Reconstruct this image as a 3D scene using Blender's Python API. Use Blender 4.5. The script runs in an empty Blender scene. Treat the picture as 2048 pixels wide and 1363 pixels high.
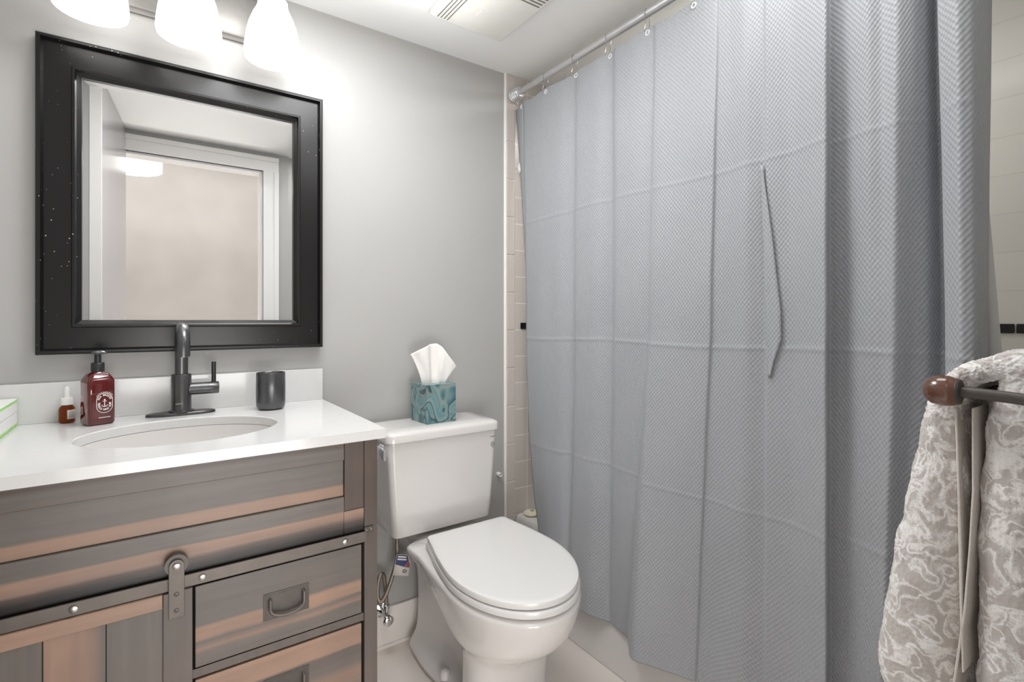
import bpy, bmesh, math, random
from mathutils import Vector, Matrix
random.seed(7)
S = bpy.context.scene
COL = S.collection
R = math.radians
PI = math.pi

# ------------------------------------------------------------------ camera
CAM = Vector((0.0, -1.70, 1.127)); YAW = 35.2; FPX = 1020.0
cd = bpy.data.cameras.new('camera'); cam = bpy.data.objects.new('camera', cd); COL.objects.link(cam)
cam.location = CAM; cam.rotation_euler = (R(90), 0, R(-YAW))
cd.sensor_width = 36.0; cd.lens = FPX / 2048 * 36.0; cd.shift_y = -41.5 / 2048
cd.clip_start = 0.01
S.camera = cam
# ------------------------------------------------------------------ world, exposure, lights
W = bpy.data.worlds.new('world'); S.world = W; W.use_nodes = True
W.node_tree.nodes['Background'].inputs[0].default_value = (1, 1, 1, 1)
W.node_tree.nodes['Background'].inputs[1].default_value = 0.3
S.view_settings.view_transform = 'Standard'; S.view_settings.look = 'None'
S.view_settings.gamma = 1.0; S.view_settings.use_curve_mapping = False
S.view_settings.exposure = 0.0
S.cycles.use_denoising = True
S.cycles.max_bounces = 12; S.cycles.diffuse_bounces = 8; S.cycles.glossy_bounces = 6
S.cycles.sample_clamp_indirect = 8.0


def area(name, loc, rot, sx, sy, power, color=(1, 1, 1)):
    l = bpy.data.lights.new(name, 'AREA'); l.shape = 'RECTANGLE'; l.size = sx; l.size_y = sy
    l.energy = power; l.color = color
    o = bpy.data.objects.new(name, l); COL.objects.link(o); o.location = loc; o.rotation_euler = rot
    return o


area('hall_fill_overhead', (0.25, -2.25, 2.40), (0, 0, 0), 1.6, 0.8, 12, (1, 0.98, 0.96))  # added fill over the hall, no fixture; brightens the hall and doorway
area('hall_fill_low', (0.25, -2.60, .45), (R(90), 0, 0), 1.5, .75, 32, (1, 0.985, 0.97))  # added low fill shining in through the door; the hall has no window
area('tub_fill', (1.58, -0.75, 2.10), (0, 0, 0), 0.25, 0.25, 6, (1, 0.99, 0.97))  # unseen fill added above the tub to lift the tiles, no fixture
area('room_fill_down', (.40, -.58, 2.108), (0, 0, 0), .55, .45, 12, (.985, .99, 1))  # main room fill, added out of view for overall brightness, not a fitting
area('room_fill_up', (.45, -.48, 1.99), (R(180), 0, 0), .8, .5, 1.8, (.985, .99, 1))  # extra upward fill, hung free, only to brighten the ceiling
area('room_fill_by_door', (.98, -1.20, 2.108), (0, 0, 0), .34, .5, 3.8, (1, .985, .97))  # added fill for the right side of curtain and towel, no lamp there
SHADE_EMIT = 1.9
RING_EMIT = 3.5


# ------------------------------------------------------------------ pixel helpers (photo 2048x1363)
_s, _c = math.sin(R(YAW)), math.cos(R(YAW))


def ray(px, py):
    u = px - 1024.0
    return FPX * _s + u * _c, FPX * _c - u * _s, 640.0 - py


def y_on_x(px, x):
    r = ray(px, 640)
    return CAM.y + r[1] * x / r[0]


# ------------------------------------------------------------------ mesh building
ORG = {}


class MB:
    def __init__(self):
        self.v = []; self.f = []; self.uv = None

    def add(self, vs, fs):
        n = len(self.v); self.v += [Vector(p) for p in vs]; self.f += [tuple(i + n for i in q) for q in fs]
        return self

    def box(self, x0, x1, y0, y1, z0, z1):
        v = [(x, y, z) for z in (z0, z1) for y in (y0, y1) for x in (x0, x1)]
        return self.add(v, [(0, 2, 3, 1), (4, 5, 7, 6), (0, 1, 5, 4), (2, 6, 7, 3), (0, 4, 6, 2), (1, 3, 7, 5)])

    def loft(self, rings, cap0=True, cap1=True, closed=True):
        n = len(rings[0]); vs = [p for r in rings for p in r]; fs = []
        for k in range(len(rings) - 1):
            for i in range(n if closed else n - 1):
                j = (i + 1) % n
                fs.append((k * n + i, k * n + j, (k + 1) * n + j, (k + 1) * n + i))
        if cap0: fs.append(tuple(range(n - 1, -1, -1)))
        if cap1: fs.append(tuple((len(rings) - 1) * n + i for i in range(n)))
        return self.add(vs, fs)

    def lathe(self, prof, c=(0, 0, 0), axis='z', seg=32, cap0=True, cap1=True):
        rings = []
        for r, h in prof:
            ring = []
            for i in range(seg):
                a = 2 * PI * i / seg
                p = (r * math.cos(a), r * math.sin(a), h)
                if axis == 'x': p = (p[2], p[0], p[1])
                elif axis == 'y': p = (p[1], p[2], p[0])
                elif axis == '-y': p = (p[0], -p[2], p[1])
                ring.append((p[0] + c[0], p[1] + c[1], p[2] + c[2]))
            rings.append(ring)
        return self.loft(rings, cap0, cap1)

    def tube(self, pts, r, seg=12, caps=True, closed=False):
        pts = [Vector(p) for p in pts]; n = len(pts)
        rr = r if isinstance(r, (list, tuple)) else [r] * n
        rings = []; up = None
        for i, p in enumerate(pts):
            if closed: t = pts[(i + 1) % n] - pts[i - 1]
            else: t = pts[min(i + 1, n - 1)] - pts[max(i - 1, 0)]
            t.normalize()
            if up is None:
                up = Vector((0, 0, 1)) if abs(t.z) < .9 else Vector((1, 0, 0))
            up = (up - t * up.dot(t)).normalized(); w = t.cross(up)
            rings.append([p + (up * math.cos(2 * PI * k / seg) + w * math.sin(2 * PI * k / seg)) * rr[i] for k in range(seg)])
        if closed: rings.append(rings[0])
        return self.loft(rings, caps and not closed, caps and not closed)

    def xform(self, M):
        self.v = [M @ p for p in self.v]; return self

    def build(self, name, mat, parent=None, loc=None, smooth=35, bevel=0, bseg=2, fix=True):
        if parent is not None: o0 = ORG[parent.name]
        elif loc is not None: o0 = Vector(loc)
        else:
            xs = [p.x for p in self.v]; ys = [p.y for p in self.v]; zs = [p.z for p in self.v]
            o0 = Vector(((min(xs) + max(xs)) / 2, (min(ys) + max(ys)) / 2, min(zs)))
        me = bpy.data.meshes.new(name)
        me.from_pydata([tuple(p - o0) for p in self.v], [], self.f)
        if self.uv:
            l = me.uv_layers.new(name='UVMap')
            for lp in me.loops: l.data[lp.index].uv = self.uv[lp.vertex_index]
        if fix:
            bm = bmesh.new(); bm.from_mesh(me)
            bmesh.ops.remove_doubles(bm, verts=bm.verts, dist=1e-6)
            bmesh.ops.recalc_face_normals(bm, faces=bm.faces)
            bm.to_mesh(me); bm.free()
        me.materials.append(mat)
        me.shade_smooth()
        if smooth < 180: me.set_sharp_from_angle(angle=R(smooth))
        o = bpy.data.objects.new(name, me); COL.objects.link(o)
        if parent is None: o.location = o0
        else: o.parent = parent
        ORG[o.name] = o0
        if bevel:
            m = o.modifiers.new('bevel', 'BEVEL'); m.width = bevel; m.segments = bseg; m.limit_method = 'ANGLE'
            m.angle_limit = R(40); m.harden_normals = True
        return o


def thing(name, label, cat, loc, group=None):
    o = bpy.data.objects.new(name, None); COL.objects.link(o); o.location = loc; o.empty_display_size = .05
    ORG[o.name] = Vector(loc)
    return tag(o, label, cat, group)


def tag(o, label, cat, group=None):
    o['label'] = label; o['category'] = cat
    if group: o['group'] = group
    return o


def struct(o, label=None, cat=None):
    o['kind'] = 'structure'
    if label: o['label'] = label
    if cat: o['category'] = cat
    return o


# ------------------------------------------------------------------ materials
def lin(r, g, b):
    return tuple(((x / 255 / 12.92) if x / 255 <= .04045 else ((x / 255 + .055) / 1.055) ** 2.4) for x in (r, g, b)) + (1,)


class NT:
    def __init__(self, name):
        self.m = bpy.data.materials.new(name); self.m.use_nodes = True
        self.t = self.m.node_tree; self.b = self.t.nodes['Principled BSDF']

    def n(self, typ, **kw):
        o = self.t.nodes.new(typ)
        for k, v in kw.items():
            if k.startswith('i_'):
                o.inputs[k[2:].replace('_', ' ')].default_value = v
            else: setattr(o, k, v)
        return o

    def l(self, a, b): self.t.links.new(a, b)

    def math(self, op, a, b=None, c=None):
        o = self.t.nodes.new('ShaderNodeMath'); o.operation = op
        for i, x in enumerate((a, b, c)):
            if x is None: continue
            if isinstance(x, (int, float)): o.inputs[i].default_value = x
            else: self.l(x, o.inputs[i])
        return o.outputs[0]

    def bump(self, h, strength=.3, dist=.001):
        o = self.n('ShaderNodeBump'); o.inputs['Strength'].default_value = strength; o.inputs['Distance'].default_value = dist
        self.l(h, o.inputs['Height']); self.l(o.outputs[0], self.b.inputs['Normal'])

    def ramp(self, fac, stops, interp='LINEAR'):
        o = self.n('ShaderNodeValToRGB'); cr = o.color_ramp; cr.interpolation = interp
        while len(cr.elements) < len(stops): cr.elements.new(.5)
        for e, (p, c) in zip(cr.elements, stops): e.position = p; e.color = c
        self.l(fac, o.inputs[0]); return o.outputs[0]

    def mix(self, fac, a, b):
        o = self.n('ShaderNodeMix', data_type='RGBA')
        for i, x in ((0, fac), (6, a), (7, b)):
            if isinstance(x, (int, float, tuple)): o.inputs[i].default_value = x
            else: self.l(x, o.inputs[i])
        return o.outputs[2]

    def xyz(self):
        tc = self.n('ShaderNodeTexCoord'); sp = self.n('ShaderNodeSeparateXYZ')
        self.l(tc.outputs['Object'], sp.inputs[0])
        return tc.outputs['Object'], sp.outputs


def pbr(name, col, rough=.5, metal=0, spec=None, coat=0, noise=None, bump=None):
    n = NT(name); b = n.b
    b.inputs['Base Color'].default_value = col; b.inputs['Roughness'].default_value = rough
    b.inputs['Metallic'].default_value = metal
    if spec is not None: b.inputs['Specular IOR Level'].default_value = spec
    if coat: b.inputs['Coat Weight'].default_value = coat; b.inputs['Coat Roughness'].default_value = .08
    tc = n.n('ShaderNodeTexCoord')
    if noise:
        sc, amt = noise
        t = n.n('ShaderNodeTexNoise', i_Scale=sc); n.l(tc.outputs['Object'], t.inputs['Vector'])
        d = tuple(x * (1 - amt) for x in col[:3]) + (1,); u = tuple(min(1, x * (1 + amt)) for x in col[:3]) + (1,)
        n.l(n.ramp(t.outputs['Fac'], [(.3, d), (.7, u)]), b.inputs['Base Color'])
    if bump:
        sc, st, di = bump
        t = n.n('ShaderNodeTexNoise', i_Scale=sc, i_Detail=4.0); n.l(tc.outputs['Object'], t.inputs['Vector'])
        n.bump(t.outputs['Fac'], st, di)
    return n.m


M_wall = pbr('grey_wall_paint', lin(175, 174, 172), .38, noise=(3, .02), bump=(160, .25, .0012))
M_wallgloss = pbr('grey_gloss_paint', lin(176, 175, 176), .22, noise=(3, .02))
M_hall = pbr('beige_hall_paint', lin(200, 195, 191), .6, noise=(3, .07))
M_ceil = pbr('white_ceiling_paint', lin(240, 240, 239), .8, bump=(220, .3, .0015))
M_floor = pbr('cream_floor', lin(230, 222, 215), .22, noise=(2, .02))
M_trim = pbr('white_trim_paint', lin(228, 226, 224), .3, noise=(4, .01))
M_base = pbr('white_baseboard_paint', lin(236, 230, 225), .3, noise=(4, .01))
M_porc = pbr('white_porcelain', lin(218, 215, 212), .12, coat=.5, noise=(2, .005))
M_seat = pbr('white_seat_plastic', lin(220, 219, 217), .2, noise=(2, .005))
M_quartz = pbr('white_quartz', lin(217, 217, 216), .14, noise=(60, .012))
M_black = pbr('matte_black_metal', lin(98, 98, 99), .3, .85, noise=(30, .1))
M_blackp = pbr('black_plastic', lin(34, 34, 35), .35, noise=(20, .05))
M_ceram = pbr('black_ceramic', lin(98, 98, 100), .26, .8, noise=(20, .05))
M_bronze = pbr('dark_grey_iron', lin(82, 77, 73), .45, .35, noise=(40, .12))
M_iron = pbr('grey_brown_iron', lin(100, 93, 87), .45, .3, noise=(30, .08))
M_chrome = pbr('chrome', lin(225, 225, 226), .08, 1.0, noise=(10, .01))
M_nickel = pbr('brushed_nickel', lin(160, 157, 153), .34, 1.0, noise=(40, .04))
M_rod = pbr('satin_steel', lin(205, 205, 206), .36, .6, noise=(30, .03))
M_dark = pbr('dark_gap', lin(12, 11, 10), .8, noise=(10, .1))
M_white = pbr('white_plastic', lin(238, 238, 236), .35, noise=(8, .01))
M_fan = pbr('ivory_plastic', lin(224, 223, 216), .4, noise=(8, .01))
M_slot = pbr('grey_slot', lin(120, 117, 108), .8, noise=(8, .05))
M_paper = pbr('white_tissue_paper', lin(230, 228, 224), .9, noise=(40, .02), bump=(300, .2, .0006))
M_tagw = pbr('white_tag_card', lin(226, 220, 214), .6, noise=(30, .02))
M_blue = pbr('navy_ink', lin(44, 52, 108), .5, noise=(30, .1))
M_red = pbr('red_ink', lin(140, 60, 84), .5, noise=(30, .1))
M_ink = pbr('grey_ink', lin(120, 122, 124), .5, noise=(30, .05))
M_inkw = pbr('white_ink', lin(240, 236, 234), .5, noise=(30, .02))
M_green = pbr('lime_green_plastic', lin(150, 215, 105), .35, noise=(20, .1))
M_cream = pbr('cream_soap', lin(228, 220, 196), .45, noise=(25, .05))
M_liner = pbr('white_vinyl_liner', lin(238, 237, 232), .4, noise=(10, .01))
M_grout = pbr('white_caulk', lin(238, 236, 232), .5, noise=(10, .01))
M_blacktile = pbr('black_glazed_tile', lin(14, 14, 15), .12, noise=(10, .1))
M_braid = pbr('braided_steel', lin(150, 140, 128), .35, .85, bump=(900, .8, .001))
M_hook = pbr('hook_steel', lin(190, 188, 184), .2, 1, noise=(20, .02))


def tile_mat(name, axis, off=(0, 0), grout=(235, 231, 225), c=(200, 193, 187)):
    n = NT(name); tc, s = n.xyz()
    cmb = n.n('ShaderNodeCombineXYZ')
    n.l(n.math('ADD', s[axis], off[0]), cmb.inputs[0]); n.l(n.math('ADD', s[2], off[1]), cmb.inputs[1])
    b = n.n('ShaderNodeTexBrick'); b.offset = 0; b.squash = 1
    b.inputs['Scale'].default_value = 1; b.inputs['Brick Width'].default_value = .108; b.inputs['Row Height'].default_value = .108
    b.inputs['Mortar Size'].default_value = .0016; b.inputs['Mortar Smooth'].default_value = .2
    b.inputs['Color1'].default_value = lin(*c); b.inputs['Color2'].default_value = lin(*[x - 4 for x in c])
    b.inputs['Mortar'].default_value = lin(*grout)
    n.l(cmb.outputs[0], b.inputs['Vector']); n.l(b.outputs['Color'], n.b.inputs['Base Color'])
    n.b.inputs['Roughness'].default_value = .22
    n.bump(n.math('SUBTRACT', 1.0, b.outputs['Fac']), .5, .0015)
    return n.m


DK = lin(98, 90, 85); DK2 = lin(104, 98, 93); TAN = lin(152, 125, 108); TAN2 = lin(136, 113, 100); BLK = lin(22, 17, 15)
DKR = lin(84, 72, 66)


def wood(name, bands, lo, hi, axis=2, grain=0, rough=.42):
    """bands: (position along the axis, colour) for stained planks, with grain running along another axis."""
    n = NT(name); tc, s = n.xyz()
    mp = n.n('ShaderNodeMapping'); n.l(tc, mp.inputs['Vector'])
    sc = [60, 60, 60]; sc[grain] = 3.0
    mp.inputs['Scale'].default_value = sc
    t = n.n('ShaderNodeTexNoise', i_Scale=1.0, i_Detail=5.0, i_Roughness=.6); n.l(mp.outputs[0], t.inputs['Vector'])
    t2 = n.n('ShaderNodeTexNoise', i_Scale=9.0, i_Detail=3.0); n.l(tc, t2.inputs['Vector'])
    h = n.math('DIVIDE', n.math('SUBTRACT', s[axis], lo), hi - lo)
    w = .006 / (hi - lo)
    h = n.math('ADD', h, n.math('MULTIPLY', n.math('SUBTRACT', t.outputs['Fac'], .5), w * 2))
    h = n.math('ADD', h, n.math('MULTIPLY', n.math('SUBTRACT', t2.outputs['Fac'], .5), w * 1.2))
    st = [((p - lo) / (hi - lo), c) for p, c in bands]
    col = n.ramp(h, st)
    g = n.ramp(t.outputs['Fac'], [(.3, (.86, .855, .85, 1)), (.65, (1.06, 1.05, 1.04, 1))])
    mx = n.n('ShaderNodeMix', data_type='RGBA'); mx.blend_type = 'MULTIPLY'; mx.inputs[0].default_value = 1
    n.l(col, mx.inputs[6]); n.l(g, mx.inputs[7])
    p = n.ramp(t2.outputs['Fac'], [(.35, (.9, .9, .91, 1)), (.7, (1.07, 1.04, 1.02, 1))])
    mx2 = n.n('ShaderNodeMix', data_type='RGBA'); mx2.blend_type = 'MULTIPLY'; mx2.inputs[0].default_value = 1
    n.l(mx.outputs[2], mx2.inputs[6]); n.l(p, mx2.inputs[7])
    n.l(mx2.outputs[2], n.b.inputs['Base Color'])
    n.b.inputs['Roughness'].default_value = rough
    n.bump(t.outputs['Fac'], .15, .0006)
    return n.m


def curtain_mat():
    n = NT('grey_blue_waffle_cloth')
    tc = n.n('ShaderNodeTexCoord'); sp = n.n('ShaderNodeSeparateXYZ'); n.l(tc.outputs['UV'], sp.inputs[0])
    a = n.math('COSINE', n.math('MULTIPLY', sp.outputs[0], 2 * PI / .0100))
    b = n.math('COSINE', n.math('MULTIPLY', sp.outputs[1], 2 * PI / .0125))
    h = n.math('MULTIPLY', a, b)
    h = n.math('ADD', n.math('MULTIPLY', h, .5), .5)
    n.bump(h, .55, .0020)
    t = n.n('ShaderNodeTexNoise', i_Scale=3.0); n.l(tc.outputs['Object'], t.inputs['Vector'])
    n.l(n.ramp(t.outputs['Fac'], [(.3, lin(159, 162, 167)), (.7, lin(164, 167, 171))]), n.b.inputs['Base Color'])
    n.b.inputs['Roughness'].default_value = .55
    n.b.inputs['Sheen Weight'].default_value = .15
    return n.m


def towel_mat():
    n = NT('white_and_taupe_terry')
    tc = n.n('ShaderNodeTexCoord')
    w = n.n('ShaderNodeTexNoise', i_Scale=22.0, i_Detail=1.0); n.l(tc.outputs['Object'], w.inputs['Vector'])
    mv = n.n('ShaderNodeVectorMath', operation='MULTIPLY_ADD')
    n.l(w.outputs['Color'], mv.inputs[0]); mv.inputs[1].default_value = (.09, .09, .09); n.l(tc.outputs['Object'], mv.inputs[2])
    wv = n.n('ShaderNodeTexNoise', i_Scale=30.0, i_Detail=1.5, i_Distortion=.6); n.l(mv.outputs[0], wv.inputs['Vector'])
    fz = n.n('ShaderNodeTexNoise', i_Scale=330.0, i_Detail=5.0, i_Roughness=.75); n.l(tc.outputs['Object'], fz.inputs['Vector'])
    band = n.math('ABSOLUTE', n.math('SUBTRACT', wv.outputs['Fac'], .5))
    v = n.math('ADD', band, n.math('MULTIPLY', n.math('SUBTRACT', fz.outputs['Fac'], .5), .30))
    n.l(n.ramp(v, [(.02, lin(247, 245, 242)), (.095, lin(200, 193, 188))]), n.b.inputs['Base Color'])
    n.b.inputs['Roughness'].default_value = .95
    n.b.inputs['Sheen Weight'].default_value = .4
    hh = n.math('ADD', n.math('MULTIPLY', fz.outputs['Fac'], .6), n.math('MULTIPLY', n.math('SUBTRACT', .2, band), .9))
    n.bump(hh, .7, .0022)
    return n.m


def agate_mat():
    n = NT('teal_agate_print'); tc, s = n.xyz()
    t = n.n('ShaderNodeTexNoise', i_Scale=10.0, i_Detail=1.0, i_Distortion=1.0); n.l(tc, t.inputs['Vector'])
    f = n.math('FRACT', n.math('MULTIPLY', t.outputs['Fac'], 5.0))
    A = lin(116, 148, 150); B = lin(98, 134, 138); C = lin(66, 102, 112); D_ = lin(140, 150, 142); E_ = lin(126, 128, 112)
    n.l(n.ramp(f, [(0, A), (.3, D_), (.42, B), (.56, C), (.62, lin(36, 72, 86)), (.66, E_), (.74, A), (.9, B), (1, A)]), n.b.inputs['Base Color'])
    n.b.inputs['Roughness'].default_value = .35
    return n.m


def mirrorframe_mat():
    n = NT('black_frame_paint'); tc, s = n.xyz()
    v = n.n('ShaderNodeTexVoronoi', i_Scale=70.0); n.l(tc, v.inputs['Vector'])
    t = n.n('ShaderNodeTexNoise', i_Scale=4.0); n.l(tc, t.inputs['Vector'])
    sx = n.math('MULTIPLY', n.math('SUBTRACT', -.18, s[0]), .8)
    thr = n.math('ADD', n.math('MULTIPLY', n.math('SUBTRACT', t.outputs['Fac'], .43), .4), n.math('MAXIMUM', n.math('MULTIPLY', sx, .5), 0.0))
    m = n.math('LESS_THAN', v.outputs['Distance'], n.math('MINIMUM', thr, .10))
    n.l(n.mix(m, lin(18, 17, 17), lin(190, 185, 180)), n.b.inputs['Base Color'])
    n.b.inputs['Roughness'].default_value = .3
    n.b.inputs['Specular IOR Level'].default_value = .42
    return n.m


def emit(name, col, st):
    n = NT(name); n.b.inputs['Base Color'].default_value = (.9, .9, .9, 1)
    n.b.inputs['Emission Color'].default_value = col; n.b.inputs['Emission Strength'].default_value = st
    n.b.inputs['Roughness'].default_value = .3
    tc = n.n('ShaderNodeTexCoord'); t = n.n('ShaderNodeTexNoise', i_Scale=6.0); n.l(tc.outputs['Object'], t.inputs['Vector'])
    n.l(n.ramp(t.outputs['Fac'], [(.3, tuple(x * .97 for x in col[:3]) + (1,)), (.7, col)]), n.b.inputs['Emission Color'])
    return n.m


def glassy(name, col, rough=.05, ior=1.45, trans=1.0):
    n = NT(name); n.b.inputs['Base Color'].default_value = col; n.b.inputs['Roughness'].default_value = rough
    n.b.inputs['IOR'].default_value = ior; n.b.inputs['Transmission Weight'].default_value = trans
    return n.m


M_curtain = curtain_mat(); M_towel = towel_mat(); M_agate = agate_mat(); M_mframe = mirrorframe_mat()
M_shade = emit('frosted_lit_glass', (1, .985, .96, 1), SHADE_EMIT)
M_ring = emit('lit_crystal_ring', (1, .97, .92, 1), RING_EMIT)
M_glass = pbr('silvered_mirror', (.93, .935, .93, 1), 0.0, 1.0)
M_tileb = tile_mat('cream_tile_back', 0, (-1.270, -.008)); M_tiler = tile_mat('cream_tile_side', 1, (0.0, -.02), (196, 192, 186), (206, 204, 199))
M_hem = pbr('beige_woven_hem', lin(222, 216, 209), .9, noise=(200, .06), bump=(700, .5, .001))
M_knob = pbr('polished_brown_wood', lin(102, 64, 48), .22, coat=.6, noise=(30, .25))

# ------------------------------------------------------------------ setting
XL, XR, YF, ZC = -.345, 1.95, -1.64, 2.122
XT = 1.16       # tile edge on the back wall
struct(MB().box(-2.2, 2.2, -3.0, .10, -.08, 0).build('floor', M_floor))
struct(MB().box(XL - .1, XR + .1, YF - .10, .1, ZC, ZC + .08).build('ceiling', M_ceil))
struct(MB().box(XL - .1, XR + .1, 0, .10, 0, ZC).build('wall_back', M_wall))
struct(MB().box(XL - .1, XL, YF, 0, 0, ZC).build('wall_left', M_wall))
struct(MB().box(XR, XR + .1, YF, 0, 0, ZC).build('wall_right', M_tiler, loc=(0, 0, 0)))
DX0, DX1, DZ = -.140, .536, 2.010
w = MB(); w.box(XL - .1, DX0, YF - .10, YF, 0, ZC); w.box(DX1, XR + .1, YF - .10, YF, 0, ZC); w.box(DX0, DX1, YF - .10, YF, DZ, ZC)
struct(w.build('wall_front', M_wall))
# tiled surround on the end wall of the tub, bullnose strip, caulk line
struct(MB().box(XT + .049, XR - .001, -.008, -.0005, .30, ZC - .001).build('wall_tub', M_tileb, loc=(0, 0, 0)))
w = MB()
w2 = MB().box(XT + .005, XT + .050, -.0075, -.0005, 0, ZC - .001); struct(w2.build('trim_5', M_grout))
z = .02
while z < ZC - .01:
    w.box(XT + .006, XT + .047, -.011, -.0005, z, min(z + .150, ZC - .002)); z += .1525
struct(w.build('trim_1', pbr('cream_bullnose_tile', lin(200, 192, 186), .22, noise=(5, .02)), bevel=.003))
struct(MB().tube([(XT + .003, -.004, .0), (XT + .003, -.004, ZC)], .006, 10).build('trim_2', M_grout))
# black border tiles
w = MB()
for k in range(12):
    x = XT + .075 + k * .0575
    w.box(x, x + .054, -.0125, -.0085, 1.091, 1.117)
for k in range(27):
    y = -.03 - k * .0575
    w.box(XR - .005, XR - .0005, y - .054, y, 1.091, 1.117)
struct(w.build('trim_3', M_blacktile, bevel=.002))
# baseboards
w = MB(); w.box(.432, XT, -.012, -.0005, 0, .134); w.tube([(.432, -.012, .004), (XT, -.012, .004)], .008, 8)
struct(w.build('baseboard_back', M_base, bevel=.004))
# short glossy wall beside the door, seen in the mirror, with a white end board
a, b = Vector((-.112, YF, 0)), Vector((-.168, -.985, 0)); d = (b - a).normalized(); nrm = Vector((-d.y, d.x, 0))
if nrm.x > 0: nrm = -nrm
w = MB()
q = [a, b, Vector((XL + .0005, b.y, 0)), Vector((XL + .0005, a.y, 0))]
w.loft([[p + Vector((0, 0, zz)) for p in q] for zz in (0.002, ZC - .001)])
struct(w.build('wall_partition', M_wallgloss))
b2 = b + d * .006
q = [b + nrm * -.001, b2 + nrm * -.001, b2 + nrm * .040, b + nrm * .040]
struct(MB().loft([[p + Vector((0, 0, zz)) for p in q] for zz in (0.002, ZC - .002)]).build('trim_4', M_trim, bevel=.002))
# door casing with stepped profile + jamb lining
w = MB()
for (y0, y1, a0, a1) in ((YF, YF + .014, .0, .085), (YF, YF + .02, .06, .085), (YF, YF + .018, .0, .018)):
    w.box(DX1 + a0, DX1 + a1, y0, y1, 0.001, DZ)
    w.box(DX0 - .001, DX1 + a1, y0, y1, DZ + a0, DZ + a1)
w.box(DX1 - .012, DX1 + .0005, YF - .10, YF - .0005, 0.001, DZ - .0125); w.box(DX0, DX1, YF - .10, YF - .0005, DZ - .012, DZ)
w.box(DX0, DX0 + .012, YF - .10, YF - .0005, 0.001, DZ - .0125)
struct(w.build('door_1', pbr('glossy_white_casing', lin(232, 231, 230), .15, noise=(4, .01)), fix=False))
# hall beyond the door
struct(MB().box(-2.2, 2.2, -3.0, -2.9, 0, 2.45).build('wall_hall', M_hall))
w = MB(); w.box(-2.2, -2.1, -2.9, YF - .1, 0, 2.45); w.box(2.1, 2.2, -2.9, YF - .1, 0, 2.45)
struct(w.build('wall_hall_ends', M_hall))
struct(MB().box(-2.2, 2.2, -3.0, YF - .1, 2.45, 2.53).build('ceiling_hall', M_ceil))
struct(MB().box(-2.1, 2.1, -2.9, -2.885, 0, .10).build('baseboard_hall', M_trim))

# ------------------------------------------------------------------ vanity
VX0, VX1, VY = -.335, .430, -.545      # cabinet
vt = thing('vanity_cabinet', 'grey-brown distressed wood vanity cabinet with sliding barn door under the white counter', 'cabinet', (.05, -.28, 0))
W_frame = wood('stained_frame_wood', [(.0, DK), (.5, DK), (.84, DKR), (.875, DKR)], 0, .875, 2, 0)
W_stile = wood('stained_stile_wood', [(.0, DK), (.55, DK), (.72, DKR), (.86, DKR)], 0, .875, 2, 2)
W_panel = wood('banded_panel_wood', [(.722, TAN2), (.728, TAN), (.752, TAN), (.757, DK2), (.80, DK2), (.83, DK)], .72, .84, 2, 0)
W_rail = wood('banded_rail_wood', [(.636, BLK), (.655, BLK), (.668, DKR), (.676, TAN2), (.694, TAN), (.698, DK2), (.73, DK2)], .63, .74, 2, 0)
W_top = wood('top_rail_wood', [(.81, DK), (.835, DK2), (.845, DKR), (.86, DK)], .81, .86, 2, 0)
W_drawer = wood('drawer_wood_banded', [(.455, DK2), (.483, DK2), (.49, TAN2), (.502, DK2), (.508, TAN), (.530, TAN), (.536, DK2), (.612, DK2)], .45, .615, 2, 0)
W_drawer2 = wood('lower_drawer_wood', [(.28, DK2), (.33, TAN2), (.352, DK2), (.386, DK), (.391, TAN), (.432, TAN)], .28, .435, 2, 0)
W_door = wood('door_board_wood', [(-.33, TAN2), (-.262, TAN), (-.25, DK2), (-.20, DK2), (-.197, TAN), (-.135, TAN2), (-.12, DK2), (-.116, DK2), (-.08, DK2), (-.06, DK2)], -.35, .02, 0, 2)
W_doorrail = wood('door_rail_wood', [(-.35, DK2), (-.30, TAN), (-.08, TAN), (-.07, TAN), (.0, TAN)], -.35, .02, 0, 0)


f = MB()
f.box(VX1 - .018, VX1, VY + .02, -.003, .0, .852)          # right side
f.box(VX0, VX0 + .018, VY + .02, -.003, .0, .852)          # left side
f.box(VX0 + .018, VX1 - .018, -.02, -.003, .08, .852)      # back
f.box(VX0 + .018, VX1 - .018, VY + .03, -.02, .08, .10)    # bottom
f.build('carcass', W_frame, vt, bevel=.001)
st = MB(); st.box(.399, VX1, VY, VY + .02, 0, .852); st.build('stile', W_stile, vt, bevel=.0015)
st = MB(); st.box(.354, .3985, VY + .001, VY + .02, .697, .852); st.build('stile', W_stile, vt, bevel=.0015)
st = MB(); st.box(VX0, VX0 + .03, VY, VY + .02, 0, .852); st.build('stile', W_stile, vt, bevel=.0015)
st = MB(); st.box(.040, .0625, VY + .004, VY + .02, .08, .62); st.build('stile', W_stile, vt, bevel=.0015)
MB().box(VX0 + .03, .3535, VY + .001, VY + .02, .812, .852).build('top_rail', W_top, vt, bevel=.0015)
MB().box(VX0 + .03, .3535, VY + .008, VY + .02, .730, .8115).build('panel', W_panel, vt, bevel=.001)
w = MB(); w.box(VX0 + .03, .3535, VY + .001, VY + .02, .617, .7295); w.box(.3535, .3985, VY + .001, VY + .02, .617, .6965)
w.build('lower_rail', W_rail, vt, bevel=.0015)
MB().box(.0625, .3985, VY + .002, VY + .02, .436, .4535).build('divider_rail', W_stile, vt, bevel=.001)
MB().box(.0625, .3985, VY + .002, VY + .02, .262, .280).build('divider_rail', W_stile, vt, bevel=.001)
MB().box(.0625, .3985, VY + .002, VY + .02, .08, .11).build('divider_rail', W_stile, vt, bevel=.001)
MB().box(.0625, .3985, VY + .021, VY + .025, .10, .617).build('drawer_recess', M_dark, vt)


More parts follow.
